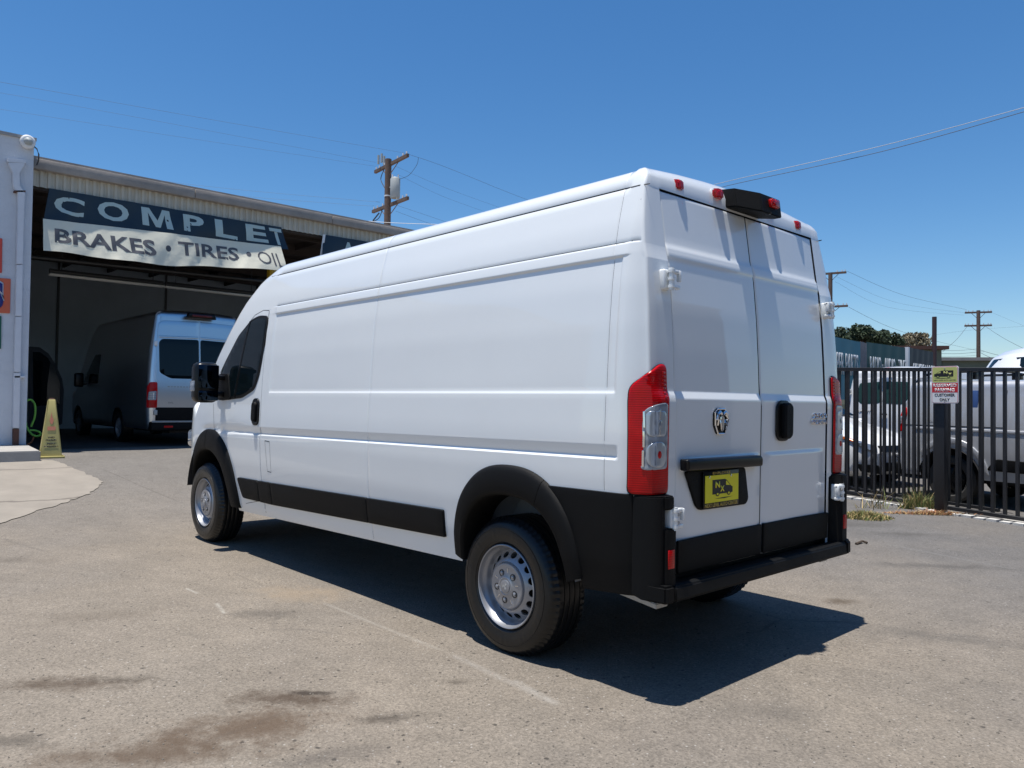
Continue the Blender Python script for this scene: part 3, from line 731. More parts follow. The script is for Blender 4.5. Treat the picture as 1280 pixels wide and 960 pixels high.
for s in (1, -1):
    link(flare(*fr, 2, 118, s), 'fender_flare', 'blackpl', VAN); link(flare(*fr, 118.4, 176, s), 'fender_flare', 'blackpl', VAN)
    link(flare(*ff, 4, 88, s), 'fender_flare', 'blackpl', VAN); link(flare(*ff, 88.6, 180, s), 'fender_flare', 'blackpl', VAN)
    # black quarter panel between the flare and the bumper corner
    arc = []
    for i in range(14):
        a = R(122+(172-122)*i/13); xo, zo = se(a, .47, .545, 2.35); arc.append((.888+xo, .44+zo))
    qp = [(.085, .935)]+[(arc[0][0], .930)]+arc+[(.40, .448), (.085, .470)]
    panel(qp, side_map(y_sign=s), -.004, .016, .004, .06, 'quarter_panel', 'blackpl', VAN)
    # side cladding strips
    def zt(x): return .668+(3.74-x)*.018 if x < 3.74 else .668-(x-3.74)*.012
    def zb(x): return .488+max(0, 3.75-x)*.026
    for xa, xb in ((3.978, 4.386), (3.743, 3.972), (2.303, 3.737), (1.467, 2.297)):
        pl = [(xa, zb(xa)), (xb-(0 if xb < 4.3 else .07), zb(xb)), (xb, zt(xb)), (xa, zt(xa))]
        panel(smooth_poly(pl, .012 if xb < 4.3 else .03), side_map(y_sign=s), -.002, .020, .006, .12, 'side_cladding', 'blackpl', VAN)
    # door handle
    h = panel(rounded(3.945, 4.075, 1.120, 1.345, .055), side_map(y_sign=s), .0, .012, .004, .04, 'door_handle', 'blacksm', VAN)
    panel(rounded(3.975, 4.045, 1.150, 1.315, .03), side_map(y_sign=s), .010, .022, .009, .03, 'handle_grip', 'blackpl', h)
    # front door window
    wpts = [(3.940, 2.030), (3.915, 1.985), (3.935, 1.74), (3.985, 1.536), (4.06, 1.415), (4.30, 1.345), (4.76, 1.318), (4.86, 1.36), (4.80, 1.58), (4.47, 1.895), (4.25, 2.020), (4.10, 2.045)]
    fo = panel(smooth_poly(wpts, .05), side_map(y_sign=s), -.004, .010, .003, .06, 'window_frame', 'seal', VAN)
    c = np.mean(wpts, 0); inner = [tuple(c+(np.array(p)-c)*np.array([.93, .93])) for p in wpts]
    panel(smooth_poly(inner, .05), side_map(y_sign=s), .0, .0085, .001, .06, 'window_pane', 'glass', fo)
    panel([(4.245, 2.01), (4.275, 2.005), (4.465, 1.345), (4.43, 1.345)], side_map(y_sign=s), .0, .0115, .002, .06, 'window_divider', 'blacksm', fo)
    panel(smooth_poly([(4.52, 1.330), (4.80, 1.322), (4.87, 1.36), (4.82, 1.56), (4.60, 1.56)], .03), side_map(y_sign=s), .002, .014, .004, .06, 'sail_panel', 'blackpl', VAN)
    # seams: narrow dark gaps set into the sheet metal
    def seam(pts, w=.005, name='panel_gap'):
        bm = bmesh.new(); f = side_map(y_sign=s, use_d=False)
        out = []
        for i in range(len(pts)-1):
            a = Vector(pts[i]); b = Vector(pts[i+1]); n = max(1, int((b-a).length/.05)); nn = Vector((-(b-a).y, (b-a).x)).normalized()*w/2
            for k in range(n):
                p = a.lerp(b, k/n); q = a.lerp(b, (k+1)/n); vs = []
                for g in (p+nn, p-nn, q-nn, q+nn):
                    yy = float(np.interp(g.y, *YS))*cfg['wx'](g.x)+max(D_main(g.x, g.y), D_main(p.x, p.y), D_main(q.x, q.y))+.0008; vs.append(bm.verts.new((g.x, s*yy, g.y)))
                bm.faces.new(vs)
        link(from_bm(bm), name, 'gap', VAN)
    seam([(3.928, .40), (3.928, 2.02), (3.935, 2.075), (4.05, 2.085), (4.20, 2.055), (4.42, 1.925), (4.62, 1.76), (4.92, 1.49)])
    seam([(3.93, .53), (3.97, .50), (4.30, .44)], .004); seam([(4.955, 1.29), (4.91, 1.06)]); seam([(3.80, 2.101), (.14, 2.101)], .004)
    seam([(2.285, .42), (2.285, .58)], .0016); seam([(2.285, .70), (2.285, 1.10)], .0016); seam([(2.285, 1.17), (2.285, 1.38)], .0016); seam([(2.285, 1.42), (2.285, 2.02)], .0016); seam([(2.285, 2.11), (2.285, 2.375)], .0016)
    seam([(.238, .94), (.238, 1.09)], .0022); seam([(.238, 1.17), (.238, 1.38)], .0022); seam([(.238, 1.42), (.238, 2.02)], .0022); seam([(.238, 2.11), (.238, 2.37)], .0022)
    seam([(4.05, 2.376), (.10, 2.376)], .006)
    if s > 0:
        seam([(3.83, 1.002), (3.745, .998)], .006); seam([(3.80, .755), (3.735, .752)], .006); seam([(3.83, 1.002), (3.80, .755)], .003); seam([(3.745, .998), (3.735, .752)], .003)
    # door mirror
    mb = link(box(4.62, 4.78, s*1.075, s*1.285, 1.30, 1.655, .055, 4), 'door_mirror', 'blacksm', VAN)
    link(box(4.612, 4.63, s*1.090, s*1.270, 1.425, 1.630, .008, 2), 'mirror_glass', 'mirror', mb)
    link(box(4.612, 4.63, s*1.095, s*1.265, 1.318, 1.405, .008, 2), 'mirror_glass', 'mirror', mb)
    link(box(4.66, 4.76, s*.96, s*1.09, 1.35, 1.40, .015, 2), 'mirror_arm', 'blacksm', mb)
    link(box(4.66, 4.76, s*.95, s*1.09, 1.50, 1.545, .015, 2), 'mirror_arm', 'blacksm', mb)
    link(box(4.66, 4.75, s*1.278, s*1.294, 1.40, 1.49, .006, 2), 'turn_lamp', 'clearlens', mb)
# ---- rear
def rear_map(s, base=0., det=True):
    def f(a, b, c): return (xr_main(b)-base-c, s*a, b)
    return f
def door(s):
    ylist = [.0045, .006, .010, .018]+list(np.arange(.05, .72, .05))+[.735, .752, .759, .7645, .766]
    zl_ = sorted(set([.550, .552, .557, .565]+list(np.round(np.arange(.60, 2.34, .04), 3))+[1.065, 1.072, 1.08, 1.088, 1.095, 1.10, 1.37, 1.375, 1.38, 1.385, 1.39, 1.395, 1.40, 1.405, 1.41, 1.42, 1.99, 2.0, 2.01, 2.03, 2.05, 2.07, 2.08, 2.09, 2.10, 2.35, 2.362, 2.368, 2.370]))
    P = []
    for z in zl_:
        row = []
        for y in ylist:
            e = min(y-.0045, .766-y, z-.550, 2.370-z); ed = .007*(1-math.sqrt(max(0, 1-(1-min(e/.007, 1))**2)))
            d = 0.
            d -= .008*float(sstep((1.095-z)/.022))*bump01(y, .035, .70, .03, .03)          # lower panel stands proud
            d += .006*0.
            d += .007*(y/.75)**2                                          # the doors bow outward toward the middle
            d -= .008*bump01(z, 2.040, 2.098, .008, .018); row.append((xr_main(z)-.003+d+ed, s*y, z))
        P.append(row)
    V, Fc = grid(P, s > 0); nr = len(ylist); N0 = len(V)
    # returns
    ring = [i for i in range(nr)]+[k*nr+nr-1 for k in range(1, len(zl_))]+[(len(zl_)-1)*nr+i for i in range(nr-2, -1, -1)]+[k*nr for k in range(len(zl_)-2, 0, -1)]
    for i in ring: V.append((V[i][0]+.045, V[i][1], V[i][2]))
    k = len(ring)
    for i in range(k): j = (i+1) % k; Fc.append((ring[i], ring[j], N0+j, N0+i))
    me = mesh(V, Fc, True, 45); bm = bmesh.new(); bm.from_mesh(me); bmesh.ops.recalc_face_normals(bm, faces=bm.faces[:]); bm.to_mesh(me); bm.free()
    return link(me, 'rear_door', 'white', VAN)
DL, DR = door(1), door(-1)
# jamb behind the doors
V, Fc = grid([[(xr_main(z)+.03, y, z) for y in (-.80, 0, .80)] for z in (.45, .8, 1.39, 2.05, 2.39)], True)
link(mesh(V, Fc), 'door_jamb', 'seal', VAN)
for s in (1, -1):
    d = DL if s > 0 else DR
    panel(smooth_poly([(.012, .556), (.757, .556), (.760, .708), (.40, .714), (.012, .714)], .008), rear_map(s, .012), -.006, .014, .004, .12, 'door_cladding', 'blackpl', d)
def dmap(off=0.):
    return lambda a, b, c: (xr_main(b)-.010+.010*(abs(a)/.75)**2-off-c, a, b)
# black strips put into the shut lines to paint the gaps dark
def gap_strip(y0, y1, z0, z1, dx):
    zz = np.arange(z0, z1+.001, (z1-z0)/30); V, Fc = grid([[(xr_main(z)-.003+.007*(y0/.75)**2+dx, y, z) for y in (y0, y1)] for z in zz], True)
    link(mesh(V, Fc), 'door_gap_strip', 'seal', VAN)
gap_strip(-.0052, .0052, .55, 2.371, .004)
for s in (1, -1): gap_strip(s*.7645, s*.773, .55, 2.376, .007)
# plate bar, recess, plate
hb = panel(smooth_poly([(.772, 1.033), (.776, 1.088), (.085, 1.083), (.070, 1.065), (.074, 1.026)], .012), lambda a, b, c: (.012-c-.008, a*.965, b), .0, .045, .012, .2, 'plate_lamp_bar', 'blacksm', DL)
rc = panel(smooth_poly([(.725, 1.028), (.185, 1.024), (.150, .86), (.175, .832), (.60, .836), (.635, .86)], .02), lambda a, b, c: (.010-c, a*.98, b), .0, .012, .005, .2, 'plate_recess', 'blackpl', DL)
pf = link(box(-.012, -.004, .262, .578, .842, 1.020, .003), 'plate_frame', 'blacksm', DL)
link(box(-.016, -.0125, .272, .568, .868, 1.000, .001, 1), 'yellow_plate', 'yellow', pf)
def pm(y0, y1, z0, z1, x=-.016): return lambda a, b, c: (x-c, y0+(y1-y0)*a, z0+(z1-z0)*b)
place_text('NEXT LEVEL AUTO CENTER', pm(.566, .274, .846, .864, -.0122), 'plate_lettering', 'gold', pf, False, .02, .001)
place_text('EMPLOYEE', pm(.50, .34, 1.003, 1.016, -.0122), 'plate_lettering', 'gold', pf, False, .02, .001)
van2d = [(0, .12), (0, .95), (.62, .95), (.70, .88), (.92, .52), (1, .46), (1, .16), (.93, .12)]
def badge(fn, parent, yellow, world=False, flip=False):
    vo = [fn(a, b, .0) for a, b in van2d]; n = np.array(fn(0, 0, .001))-np.array(fn(0, 0, 0.))
    link(prism(vo, n), 'van_emblem', 'blackink', parent, world)
    for cx in (.24, .80):
        link(prism([fn(cx+.09*math.cos(2*PI*k/12), .12+.13*math.sin(2*PI*k/12), .001) for k in range(12)], n*.7), 'emblem_wheel', 'blackink', parent, world)
        link(prism([fn(cx+.045*math.cos(2*PI*k/10), .12+.065*math.sin(2*PI*k/10), .0016) for k in range(10)], n*.7), 'emblem_hub', yellow, parent, world)
    link(prism([fn(a, b, .0012) for a, b in [(.66, .60), (.66, .84), (.70, .82), (.86, .56)]], n*.6), 'emblem_window', yellow, parent, world)
    link(prism([fn(a, b, .0) for a, b in [(.10, -.14), (.5, -.10), (1.0, -.10), (.6, -.17)]], n*.6), 'emblem_shadow', 'blackink', parent, world)
    if flip:
        place_text('N', lambda a, b, c: fn(.50-.20*a, .46+.36*b, .0012+c*.5), 'emblem_letter', yellow, parent, world, .03, .001)
        place_text('X', lambda a, b, c: fn(.26-.18*a, .26+.36*b, .0012+c*.5), 'emblem_letter', yellow, parent, world, .03, .001)
        return
    place_text('N', lambda a, b, c: fn(.14+.22*a, .48+.36*b, .0012+c*.5), 'emblem_letter', yellow, parent, world, .03, .001)
    place_text('X', lambda a, b, c: fn(.38+.20*a, .24+.34*b, .0012+c*.5), 'emblem_letter', yellow, parent, world, .03, .001)
badge(lambda a, b, c: (-.016-c, .508-.180*a, .897+.085*b), pf, 'yellow')
for y in (.535, .345): link(lathe([(.006, .0), (.006, .003), (.001, .004)], 12), 'plate_screw', 'chrome', pf).matrix_local = Matrix.Translation((-.016, y, .993)) @ Matrix.Rotation(PI/2, 4, 'Z')
# emblem: chrome shield with a ram's head shape
sh = [(-.055, .045), (-.030, .064), (.030, .064), (.055, .045), (.055, -.020), (.028, -.064), (-.028, -.064), (-.055, -.020)]
em = link(prism([(.022, .409+p[0], 1.262+p[1]) for p in sh], (-.020, 0, 0), .004), 'emblem', 'blacksm', DL)
def bead(pts, r, parent, name, m='chrome'): return link(tube(pts, r, 6), name, m, parent)
bead([(.000, .409+p[0]*.96, 1.262+p[1]*.96) for p in sh+[sh[0]]], .0045, em, 'emblem_rim')
link(prism([(.004, .409+p[0], 1.262+p[1]) for p in [(-.016, .028), (.016, .028), (.018, .0), (.010, -.045), (0, -.054), (-.010, -.045), (-.018, 0)]], (-.016, 0, 0), .006), 'emblem_head', 'chrome', em)
for s in (1, -1):
    bead([(-.006, .409+s*q[0], 1.262+q[1]) for q in [(.006, .036), (.022, .046), (.040, .036), (.044, .010), (.034, -.014), (.022, -.006), (.024, .008)]], [.008, .010, .010, .010, .009, .007, .004], em, 'emblem_horn')
# model script, chrome
place_text('2500', lambda a, b, c: dmap(0.)(-.560-.200*a-.012*b, 1.270+.030*b, c), 'model_badge', 'chrome', DR, False, .03, .005)
place_text('PROMASTER', lambda a, b, c: dmap(0.)(-.558-.205*a, 1.236+.024*b, c), 'model_badge', 'chrome', DR, False, .03, .005)
# handle
hp = panel(rounded(-.292, -.138, 1.148, 1.372, .055), dmap(), -.002, .010, .003, .05, 'door_handle', 'blacksm', DR)
panel(smooth_poly([(-.185, 1.165), (-.185, 1.355), (-.245, 1.362), (-.275, 1.34), (-.275, 1.18), (-.245, 1.158)], .02), dmap(), .006, .030, .012, .05, 'handle_grip', 'blackpl', hp)
# tail lights
for s in (1, -1):
    pt = smooth_poly([(.066, .932), (.274, .936), (.274, 1.375), (.258, 1.430), (.165, 1.502), (.110, 1.530), (.066, 1.522)], .03)
    mp = lambda a, b, c, s=s: perim(a, b, c, s)
    t = panel([(.061 + (p[0]-.066)*1.045, .925+(p[1]-.93)*1.012) for p in pt], mp, -.003, .010, .003, .03, 'tail_light', 'blacksm', VAN)
    panel(pt, mp, .003, .011, .008, .025, 'tail_lens', 'redlens', t)
    ct = smooth_poly([(.082, 1.048), (.222, 1.046), (.222, 1.27), (.203, 1.322), (.158, 1.345), (.082, 1.352)], .025)
    panel(ct, mp, .010, .007, .004, .025, 'clear_lens', 'clearlens', t)
    for zc_, rr in ((1.115, .055), (1.255, .055)):
        o = rounded(.096, .200, zc_-.058, zc_+.058, .040 if zc_ < 1.2 else .022)
        panel(o, mp, .0145, .004, .003, .025, 'reflector_bowl', 'bulb', t)
        o = [(.145+.014*math.cos(2*PI*k/12), zc_+.018*math.sin(2*PI*k/12)) for k in range(12)]
        panel(o, mp, .016, .005, .003, .03, 'bulb_cap', 'redlens' if zc_ < 1.2 else 'clearlens', t)
    for k in range(3): panel(rounded(.206-.002*k, .213-.002*k, 1.06+.088*k, 1.135+.088*k, .003), mp, .016, .004, .001, .03, 'chrome_strip', 'chrome', t)
    panel(rounded(.142, .149, 1.20, 1.320, .003), mp, .016, .004, .001, .03, 'chrome_strip', 'chrome', t)
    for k in range(7): panel([(.086, 1.375+k*.018), (.106, 1.375+k*.018), (.106, 1.385+k*.018), (.086, 1.385+k*.018)], mp, .010, .008, .002, .03, 'led_cell', 'redlight', t)
    # bumper corner: one moulding with a notch for the lower hinge
    bm = bmesh.new()
    def blk(pl, z0, z1, zside=None):
        lo = [bm.verts.new((p[0], s*p[1], (zside if zside is not None and p[0] > .05 else z0))) for p in pl]; hi = [bm.verts.new((p[0], s*p[1], z1)) for p in pl]; k = len(pl)
        bm.faces.new(lo); bm.faces.new(hi)
        for i in range(k): bm.faces.new((lo[i], lo[(i+1) % k], hi[(i+1) % k], hi[i]))
    outer = [(.090, .998), (.04, .990), (.0, .972), (-.028, .948), (-.036, .925), (-.030, .905), (.05, .905), (.09, .905)]
    blk(outer, .462, .930, .485)
    blk([(-.035, .9235), (-.046, .905), (-.046, .842), (.030, .795), (.089, .795), (.089, .903), (.0, .93)], .4625, .785, .4855)
    blk([(-.035, .9235), (-.044, .905), (-.044, .856), (.030, .815), (.089, .815), (.089, .903), (.0, .93)], .868, .9295)
    blk([(.088, .90), (.01, .93), (.01, .80), (.088, .80)], .48, .92)
    bmesh.ops.recalc_face_normals(bm, faces=bm.faces[:])
    bmesh.ops.bevel(bm, geom=[e for e in bm.edges if len(e.link_faces) == 2 and e.calc_face_angle(0) > .6], offset=.007, segments=2, affect='EDGES')
    bc = link(from_bm(bm, True, 40), 'bumper_corner', 'blackpl', VAN)
    link(box(-.0495, -.040, s*.858, s*.905, .605, .690, .003), 'reflector', 'redlens', bc)
    link(prism([(.088, s*.992, .486), (.0, s*.975, .462), (-.060, s*.935, .452), (-.066, s*.872, .452), (.05, s*.872, .46), (.088, s*.872, .47)], (0, 0, .080), .010, 2), 'corner_foot', 'blackpl', bc)
    # hinges
    for zc_, yc, xc in ((1.925, .815, .060), (.825, .845, .010)):
        up_ = zc_ > 1.5
        h = link(box(xc-.030 if up_ else xc-.050, xc+.03, s*(yc-.026), s*(yc+.030), zc_-.048, zc_+.048, .010, 3), 'door_hinge', 'white', VAN)
        link(tube([(xc-.050-.0, s*(yc+.004), zc_-.052), (xc-.050, s*(yc+.004), zc_+.052)], .014, 12), 'hinge_pin', 'white', h)
        for q in (-.036, 0, .036): link(tube([(xc-.050, s*(yc+.004), zc_+q-.006), (xc-.050, s*(yc+.004), zc_+q+.006)], .018, 12), 'hinge_knuckle', 'white', h)
        link(box(xc-.058, xc-.030, s*(yc-.062), s*(yc+.0), zc_+.026, zc_+.046, .006, 2), 'hinge_strap', 'white', h)
        link(box(xc-.058, xc-.030, s*(yc-.058), s*(yc+.0), zc_-.046, zc_-.026, .006, 2), 'hinge_strap', 'white', h)
        link(box(xc-.062, xc-.04, s*(yc-.062), s*(yc-.046), zc_-.010, zc_+.044, .005, 2), 'hinge_catch', 'white', h)
        for q in (-.018, .018): link(tube([(xc-.062 if not up_ else xc-.040, s*(yc-.012), zc_+q), (xc-.026, s*(yc-.012), zc_+q)], .0075, 8), 'hinge_bolt', 'steel', h)
# bumper step
bs = link(prism([(.06, -.868, .520), (-.048, -.868, .530), (-.062, -.868, .520), (-.068, -.868, .462), (-.055, -.868, .452), (.02, -.868, .455), (.06, -.868, .47)], (0, 1.736, 0), .006, 3), 'rear_bumper', 'blackpl', VAN)
for k in range(7): link(box(-.034+k*.010, -.029+k*.010, -.62, .62, .52, .5305-.0008*k, 0), 'step_rib', 'blackpl', bs)
# roof header lights and brake light housing
for y, x, z in ((.605, .116, 2.428), (.272, .100, 2.446), (-.272, .100, 2.446), (-.605, .116, 2.428)):
    l = link(prism([(x+.05, y-.040, z-.024), (x+.008, y-.038, z-.024), (x-.010, y-.018, z-.022), (x-.010, y+.018, z-.022), (x+.008, y+.038, z-.024), (x+.05, y+.040, z-.024)], (.004, 0, .048), .008, 3), 'marker_light', 'redlight', VAN)
    link(box(x-.004, x+.05, y-.026, y+.026, z-.012, z+.014, .006, 2), 'marker_core', 'redlens', l)
    link(box(x+.02, x+.055, y-.040, y+.040, z-.028, z+.027, .008, 2), 'marker_gasket', 'white', l)
hs = link(prism([(.16, .190, 2.396), (.06, .185, 2.388), (-.035, .085, 2.362), (-.035, -.120, 2.362), (.02, -.150, 2.37), (.16, -.150, 2.396)], (.012, 0, .100), .005, 2), 'camera_housing', 'blackpl', VAN)
link(box(-.052, -.020, -.070, .010, 2.400, 2.446, .010, 3), 'brake_light', 'redlight', hs)
link(box(-.042, -.020, -.063, .003, 2.406, 2.440, .005, 2), 'brake_light_core', 'redlens', hs)
link(lathe([(.018, 0), (.014, .008), (.001, .012)], 14), 'camera_lens', 'blacksm', hs).matrix_local = Matrix.Translation((-.02, .0, 2.372)) @ Matrix.Rotation(-PI/2, 4, 'X')

# ------------------------------------------------------------------ other vans, one builder
def van2(name, label, loc, rz, H, ztop, L_, ysh, paint, lean, tail, group=None, sc=1., wr=.34, wx_=(1.0, 4.3), hood=True):
    root = thing(name, label, 'van', loc, rz, group)
    zk, yk = ysh
    xr = lambda z: lerp(z, (.3, .05), (1.15, .04), (ztop, .04+lean))
    f = L_/5.98
    pr = ([0, .15, 3.9*f, 4.2*f, 4.5*f, 5.35*f, 5.8*f, 5.95*f, 6.2*f], [H-.05, H, H+.01, H-.04, H-.20, 1.22+.05*(H > 2), 1.02, .90, .85])
    c = dict(ys=(zk, yk), xr=xr, Rc=.12, Xf=L_, prof=pr, k=.16, kx0=3.6*f, ztop=ztop, sill=lambda x: .36, yd=yk[2]*.76,
             xs=xlines(.20, L_-.42, .05, []), yrear=[.6, 0., -.3, -.6, -1.], zrows=[.32, .36, .4, .45, .5, .55, .6, .65, .7, .75, .8, .85, .9, 1.05, 1.2, 1.35, 1.5, 1.7]+[z for z in (1.9, 2.1, 2.3, 2.5) if z < ztop-.05]+[ztop] if ztop > 1.75 else [.32, .36, .4, .45, .5, .55, .6, .65, .7, .75, .8, .85, .9, 1.05, 1.2, 1.35, 1.45, ztop],
             arches=[(wx_[0], .34, wr+.09, wr+.10), (wx_[1], .34, wr+.09, wr+.10)], auto=45, snap=.075, RH=.12 if H > 2 else .10, RI=.12, crown=.04)
    b = link(shell(c), 'body', paint, root)
    def pmap(s):
        def g(a, z, o):
            ya = float(np.interp(z, zk, yk))-.12; yd = c['yd']; s1 = ya-yd; x0 = xr(z)
            if a < s1: return (x0-o, s*(yd+a), z)
            if a < s1+.12*PI/2: t = (a-s1)/.12; return (x0+.12-(.12+o)*math.cos(t), s*(ya+(.12+o)*math.sin(t)), z)
            return (x0+.12+a-s1-.1885, s*(ya+.12+o), z)
        return g
    def smap(s): return lambda a, z, o: (a, s*(float(np.interp(z, zk, yk))+o), z)
    def rmap(a, z, o): return (xr(z)-o, a, z)
    yd = c['yd']
    bm = bmesh.new(); w0 = yk[1]
    for q in ((.15, L_-.3, -w0*.55, w0*.55, .28, .7), (.3, L_-.9*f-.6, -w0*.8, w0*.8, .78, ztop-.25)): box_bm(bm, *q)
    link(from_bm(bm), 'underbody', 'under', root)
    for s in (1, -1):
        tyre_m = 'tyre_dusty' if name == 'compact_van' else 'tyre'
        for x in wx_:
            w = link(lathe([(wr*.62, -.02), (wr*.60, -.01), (wr*.55, -.05), (wr*.50, -.06), (wr*.3, -.03), (.001, -.03)], 28), 'wheel', 'rim' if name != 'compact_van' else 'blacksm', root)
            w.location = (x, s*(yk[2]-.02), wr); w.rotation_euler = (0, 0, 0 if s > 0 else PI)
            link(lathe([(wr*.62, -.02), (wr*.7, 0), (wr*.9, -.002), (wr*.985, -.03), (wr, -.07), (wr, -.2), (wr*.9, -.23), (wr*.6, -.22)], 40), 'tyre', tyre_m, w)
            for k in range(10 if name == 'compact_van' else 5):
                a = 2*PI*k/(10 if name == 'compact_van' else 5); e = wr*.57; 
                link(prism([(.05*math.cos(a)-.014*math.sin(a), -.02, .05*math.sin(a)+.014*math.cos(a)), (e*math.cos(a)-.010*math.sin(a), -.012, e*math.sin(a)+.010*math.cos(a)), (e*math.cos(a)+.010*math.sin(a), -.012, e*math.sin(a)-.010*math.cos(a)), (.05*math.cos(a)+.014*math.sin(a), -.02, .05*math.sin(a)-.014*math.cos(a))], (0, -.03, 0)), 'spoke', 'rim' if name != 'compact_van' else 'blacksm', w)
            link(arch_liner(x, .34, wr+.08, wr+.09, s*.96), 'wheel_arch_liner', 'under', root)
        # tail lights
        z0, z1_ = tail; t = panel(smooth_poly([(.07, z0), (.27, z0), (.27, z1_-.10), (.20, z1_), (.07, z1_)], .03), pmap(s), -.002, .018, .006, .04, 'tail_light', 'redlens', root)
        panel(smooth_poly([(.09, z0+(z1_-z0)*.30), (.24, z0+(z1_-z0)*.30), (.22, z0+(z1_-z0)*.62), (.09, z0+(z1_-z0)*.66)], .02), pmap(s), .012, .010, .003, .04, 'clear_lens', 'clearlens', t)
        # front side window, mirror
        xa = 3.45*f; top = ztop-.12 if ztop < 2.2 else 1.98
        panel(smooth_poly([(xa, 1.30), (xa, top), (xa+.45*f, top), (xa+1.25*f, 1.33)], .06), smap(s), -.003, .010, .003, .1, 'side_window', 'glass', root)
        m_ = link(box(4.35*f, 4.47*f, s*(yk[3]+.06), s*(yk[3]+.26), 1.22, 1.22+.12*H, .04, 3), 'door_mirror', 'blacksm', root)
        link(box(4.38*f, 4.45*f, s*(yk[3]-.08), s*(yk[3]+.09), 1.27, 1.32, .01), 'mirror_arm', 'blacksm', m_)
    link(box(-.06, .16, -yk[2]*.96, yk[2]*.96, .34, .52, .03, 3), 'rear_bumper', 'blackpl', root)
    link(box(L_-.08, L_+.06, -yk[2]*.86, yk[2]*.86, .28, .62, .05, 3), 'front_bumper', 'blackpl', root)
    def fm(a, bb, o):
        x = bb-.16*a*a; z = float(np.interp(bb, *pr)); return (x+.4*o, a, z+.9*o)
    panel(smooth_poly([(-yk[2]*.76, 5.25*f), (yk[2]*.76, 5.25*f), (yk[2]*.70, 4.55*f), (-yk[2]*.70, 4.55*f)], .06), fm, .0, .008, .003, .1, 'windscreen', 'glass', root)
    return root, c, rmap, pmap, smap, xr
BIG = ([.32, .45, .8, 1.2, 1.6, 2.0, 2.40, 2.75], [.95, .985, 1.0, .995, .975, .935, .885, .835])
LOW = ([.32, .45, .8, 1.2, 1.6, 1.96], [.95, .985, 1.0, .99, .955, .89])
CMP = ([.30, .42, .75, 1.0, 1.25, 1.70], [.87, .90, .915, .91, .885, .79])

# ---- van in the service bay
BX, BYC = 13.75, -2.156; BZ = .335
bay, bc_, rm_, pm_, sm_, bxr = van2('service_van', 'pale silver high roof van standing inside the dark shop bay', (BX, BYC, BZ), 0, 2.78, 2.62, 6.3, BIG, 'bay', .13, (.79, 1.30), wx_=(2.06, 5.35))
def bl(u, v, X=BX+.05): P = onx(u, v, X); return (P[1]-BYC, P[2]-BZ)
for s in (1, -1):
    dr = panel(smooth_poly([(s*.012, .56), (s*.86, .56), (s*.86, 1.6), (s*.81, 2.47), (s*.72, 2.54), (s*.008, 2.57)], .04), rm_, -.006, .016, .006, .15, 'rear_door', 'bay', bay)
    panel(smooth_poly([(s*.014, .54), (s*.86, .54), (s*.86, .80), (s*.014, .80)], .02), rm_, .008, .012, .004, .15, 'door_cladding', 'blackpl', dr)
    wn_ = panel(smooth_poly([(s*.016, 1.38), (s*.58, 1.38), (s*.79, 1.49), (s*.80, 2.10), (s*.74, 2.17), (s*.016, 2.19)], .05), rm_, .008, .009, .004, .15, 'rear_window', 'glass', dr)
    panel(smooth_poly([(s*.02, 2.21), (s*.80, 2.19), (s*.80, 2.23), (s*.02, 2.255)], .02), rm_, .004, .020, .008, .15, 'door_crease', 'bay', dr)
    for z in (2.07, .70):
        link(box(.0 if z < 2 else .07, .10, s*.83, s*.90, z-.05, z+.05, .012), 'door_hinge', 'white_far' if z > 2 else 'steel', bay)
    link(box(-.066, -.05, s*.55, s*.72, .40, .44, .003), 'reflector', 'redlens', bay)
link(box(-.068, -.04, -.95, .95, .505, .525, .004), 'bumper_edge', 'steel', bay)
tb = panel(smooth_poly([(-.30, 2.62), (.30, 2.62), (.26, 2.725), (-.26, 2.725)], .02), lambda a, z, o: (.10-o, a, z), .0, .10, .02, .2, 'brake_light_housing', 'blacksm', bay)
link(box(-.008, .02, -.20, .20, 2.65, 2.695, .008), 'brake_light', 'maroon', tb)
place_text('EXL', lambda a, b, c: rm_(.62-.10*a, .88+.03*b, .012+c), 'trim_badge', 'steel', bay, False, .03, .004)
for k in range(10): link(box(.028, .040, .60-.06*k, .64-.06*k, 1.205, 1.225, .002), 'badge_letter', 'steel', bay)
# its opened driver door
X0 = 18.2
op = [(36, 433), (50, 434), (61, 442), (70, 456), (78, 474), (80, 488), (79, 508), (78, 530), (36, 546)]
def ox(u, v, X=X0): P = onx(u, v, X); return (P[0]-BX, P[1]-BYC, P[2]-BZ)
od = link(prism([ox(*p) for p in op], (.07, 0, 0), .012), 'open_door', 'doordark', bay)
ip = [(41, 440), (50, 440), (60, 448), (69, 462), (75, 478), (75, 505), (42, 508)]
link(prism([ox(p[0], p[1], X0-.012) for p in ip], (.010, 0, 0), .004), 'door_window', 'glass', od)
link(prism([ox(p[0], p[1], X0-.010) for p in [(41, 512), (75, 510), (75, 530), (41, 542)]], (.010, 0, 0), .004), 'door_card', 'seat', od)

# ------------------------------------------------------------------ service shop
FX = 13.4
shop = thing('service_shop', 'open fronted repair shop with cream corrugated fascia and dark bays', 'building', (FX, -9, .36))
zt_ = onx(50, 201, FX)[2]; zg_ = onx(50, 214, FX)[2]; zb_ = onx(50, 234, FX)[2]; yL = 1.25; yR = -20.
yLv = onx(43, 230, FX)[1]
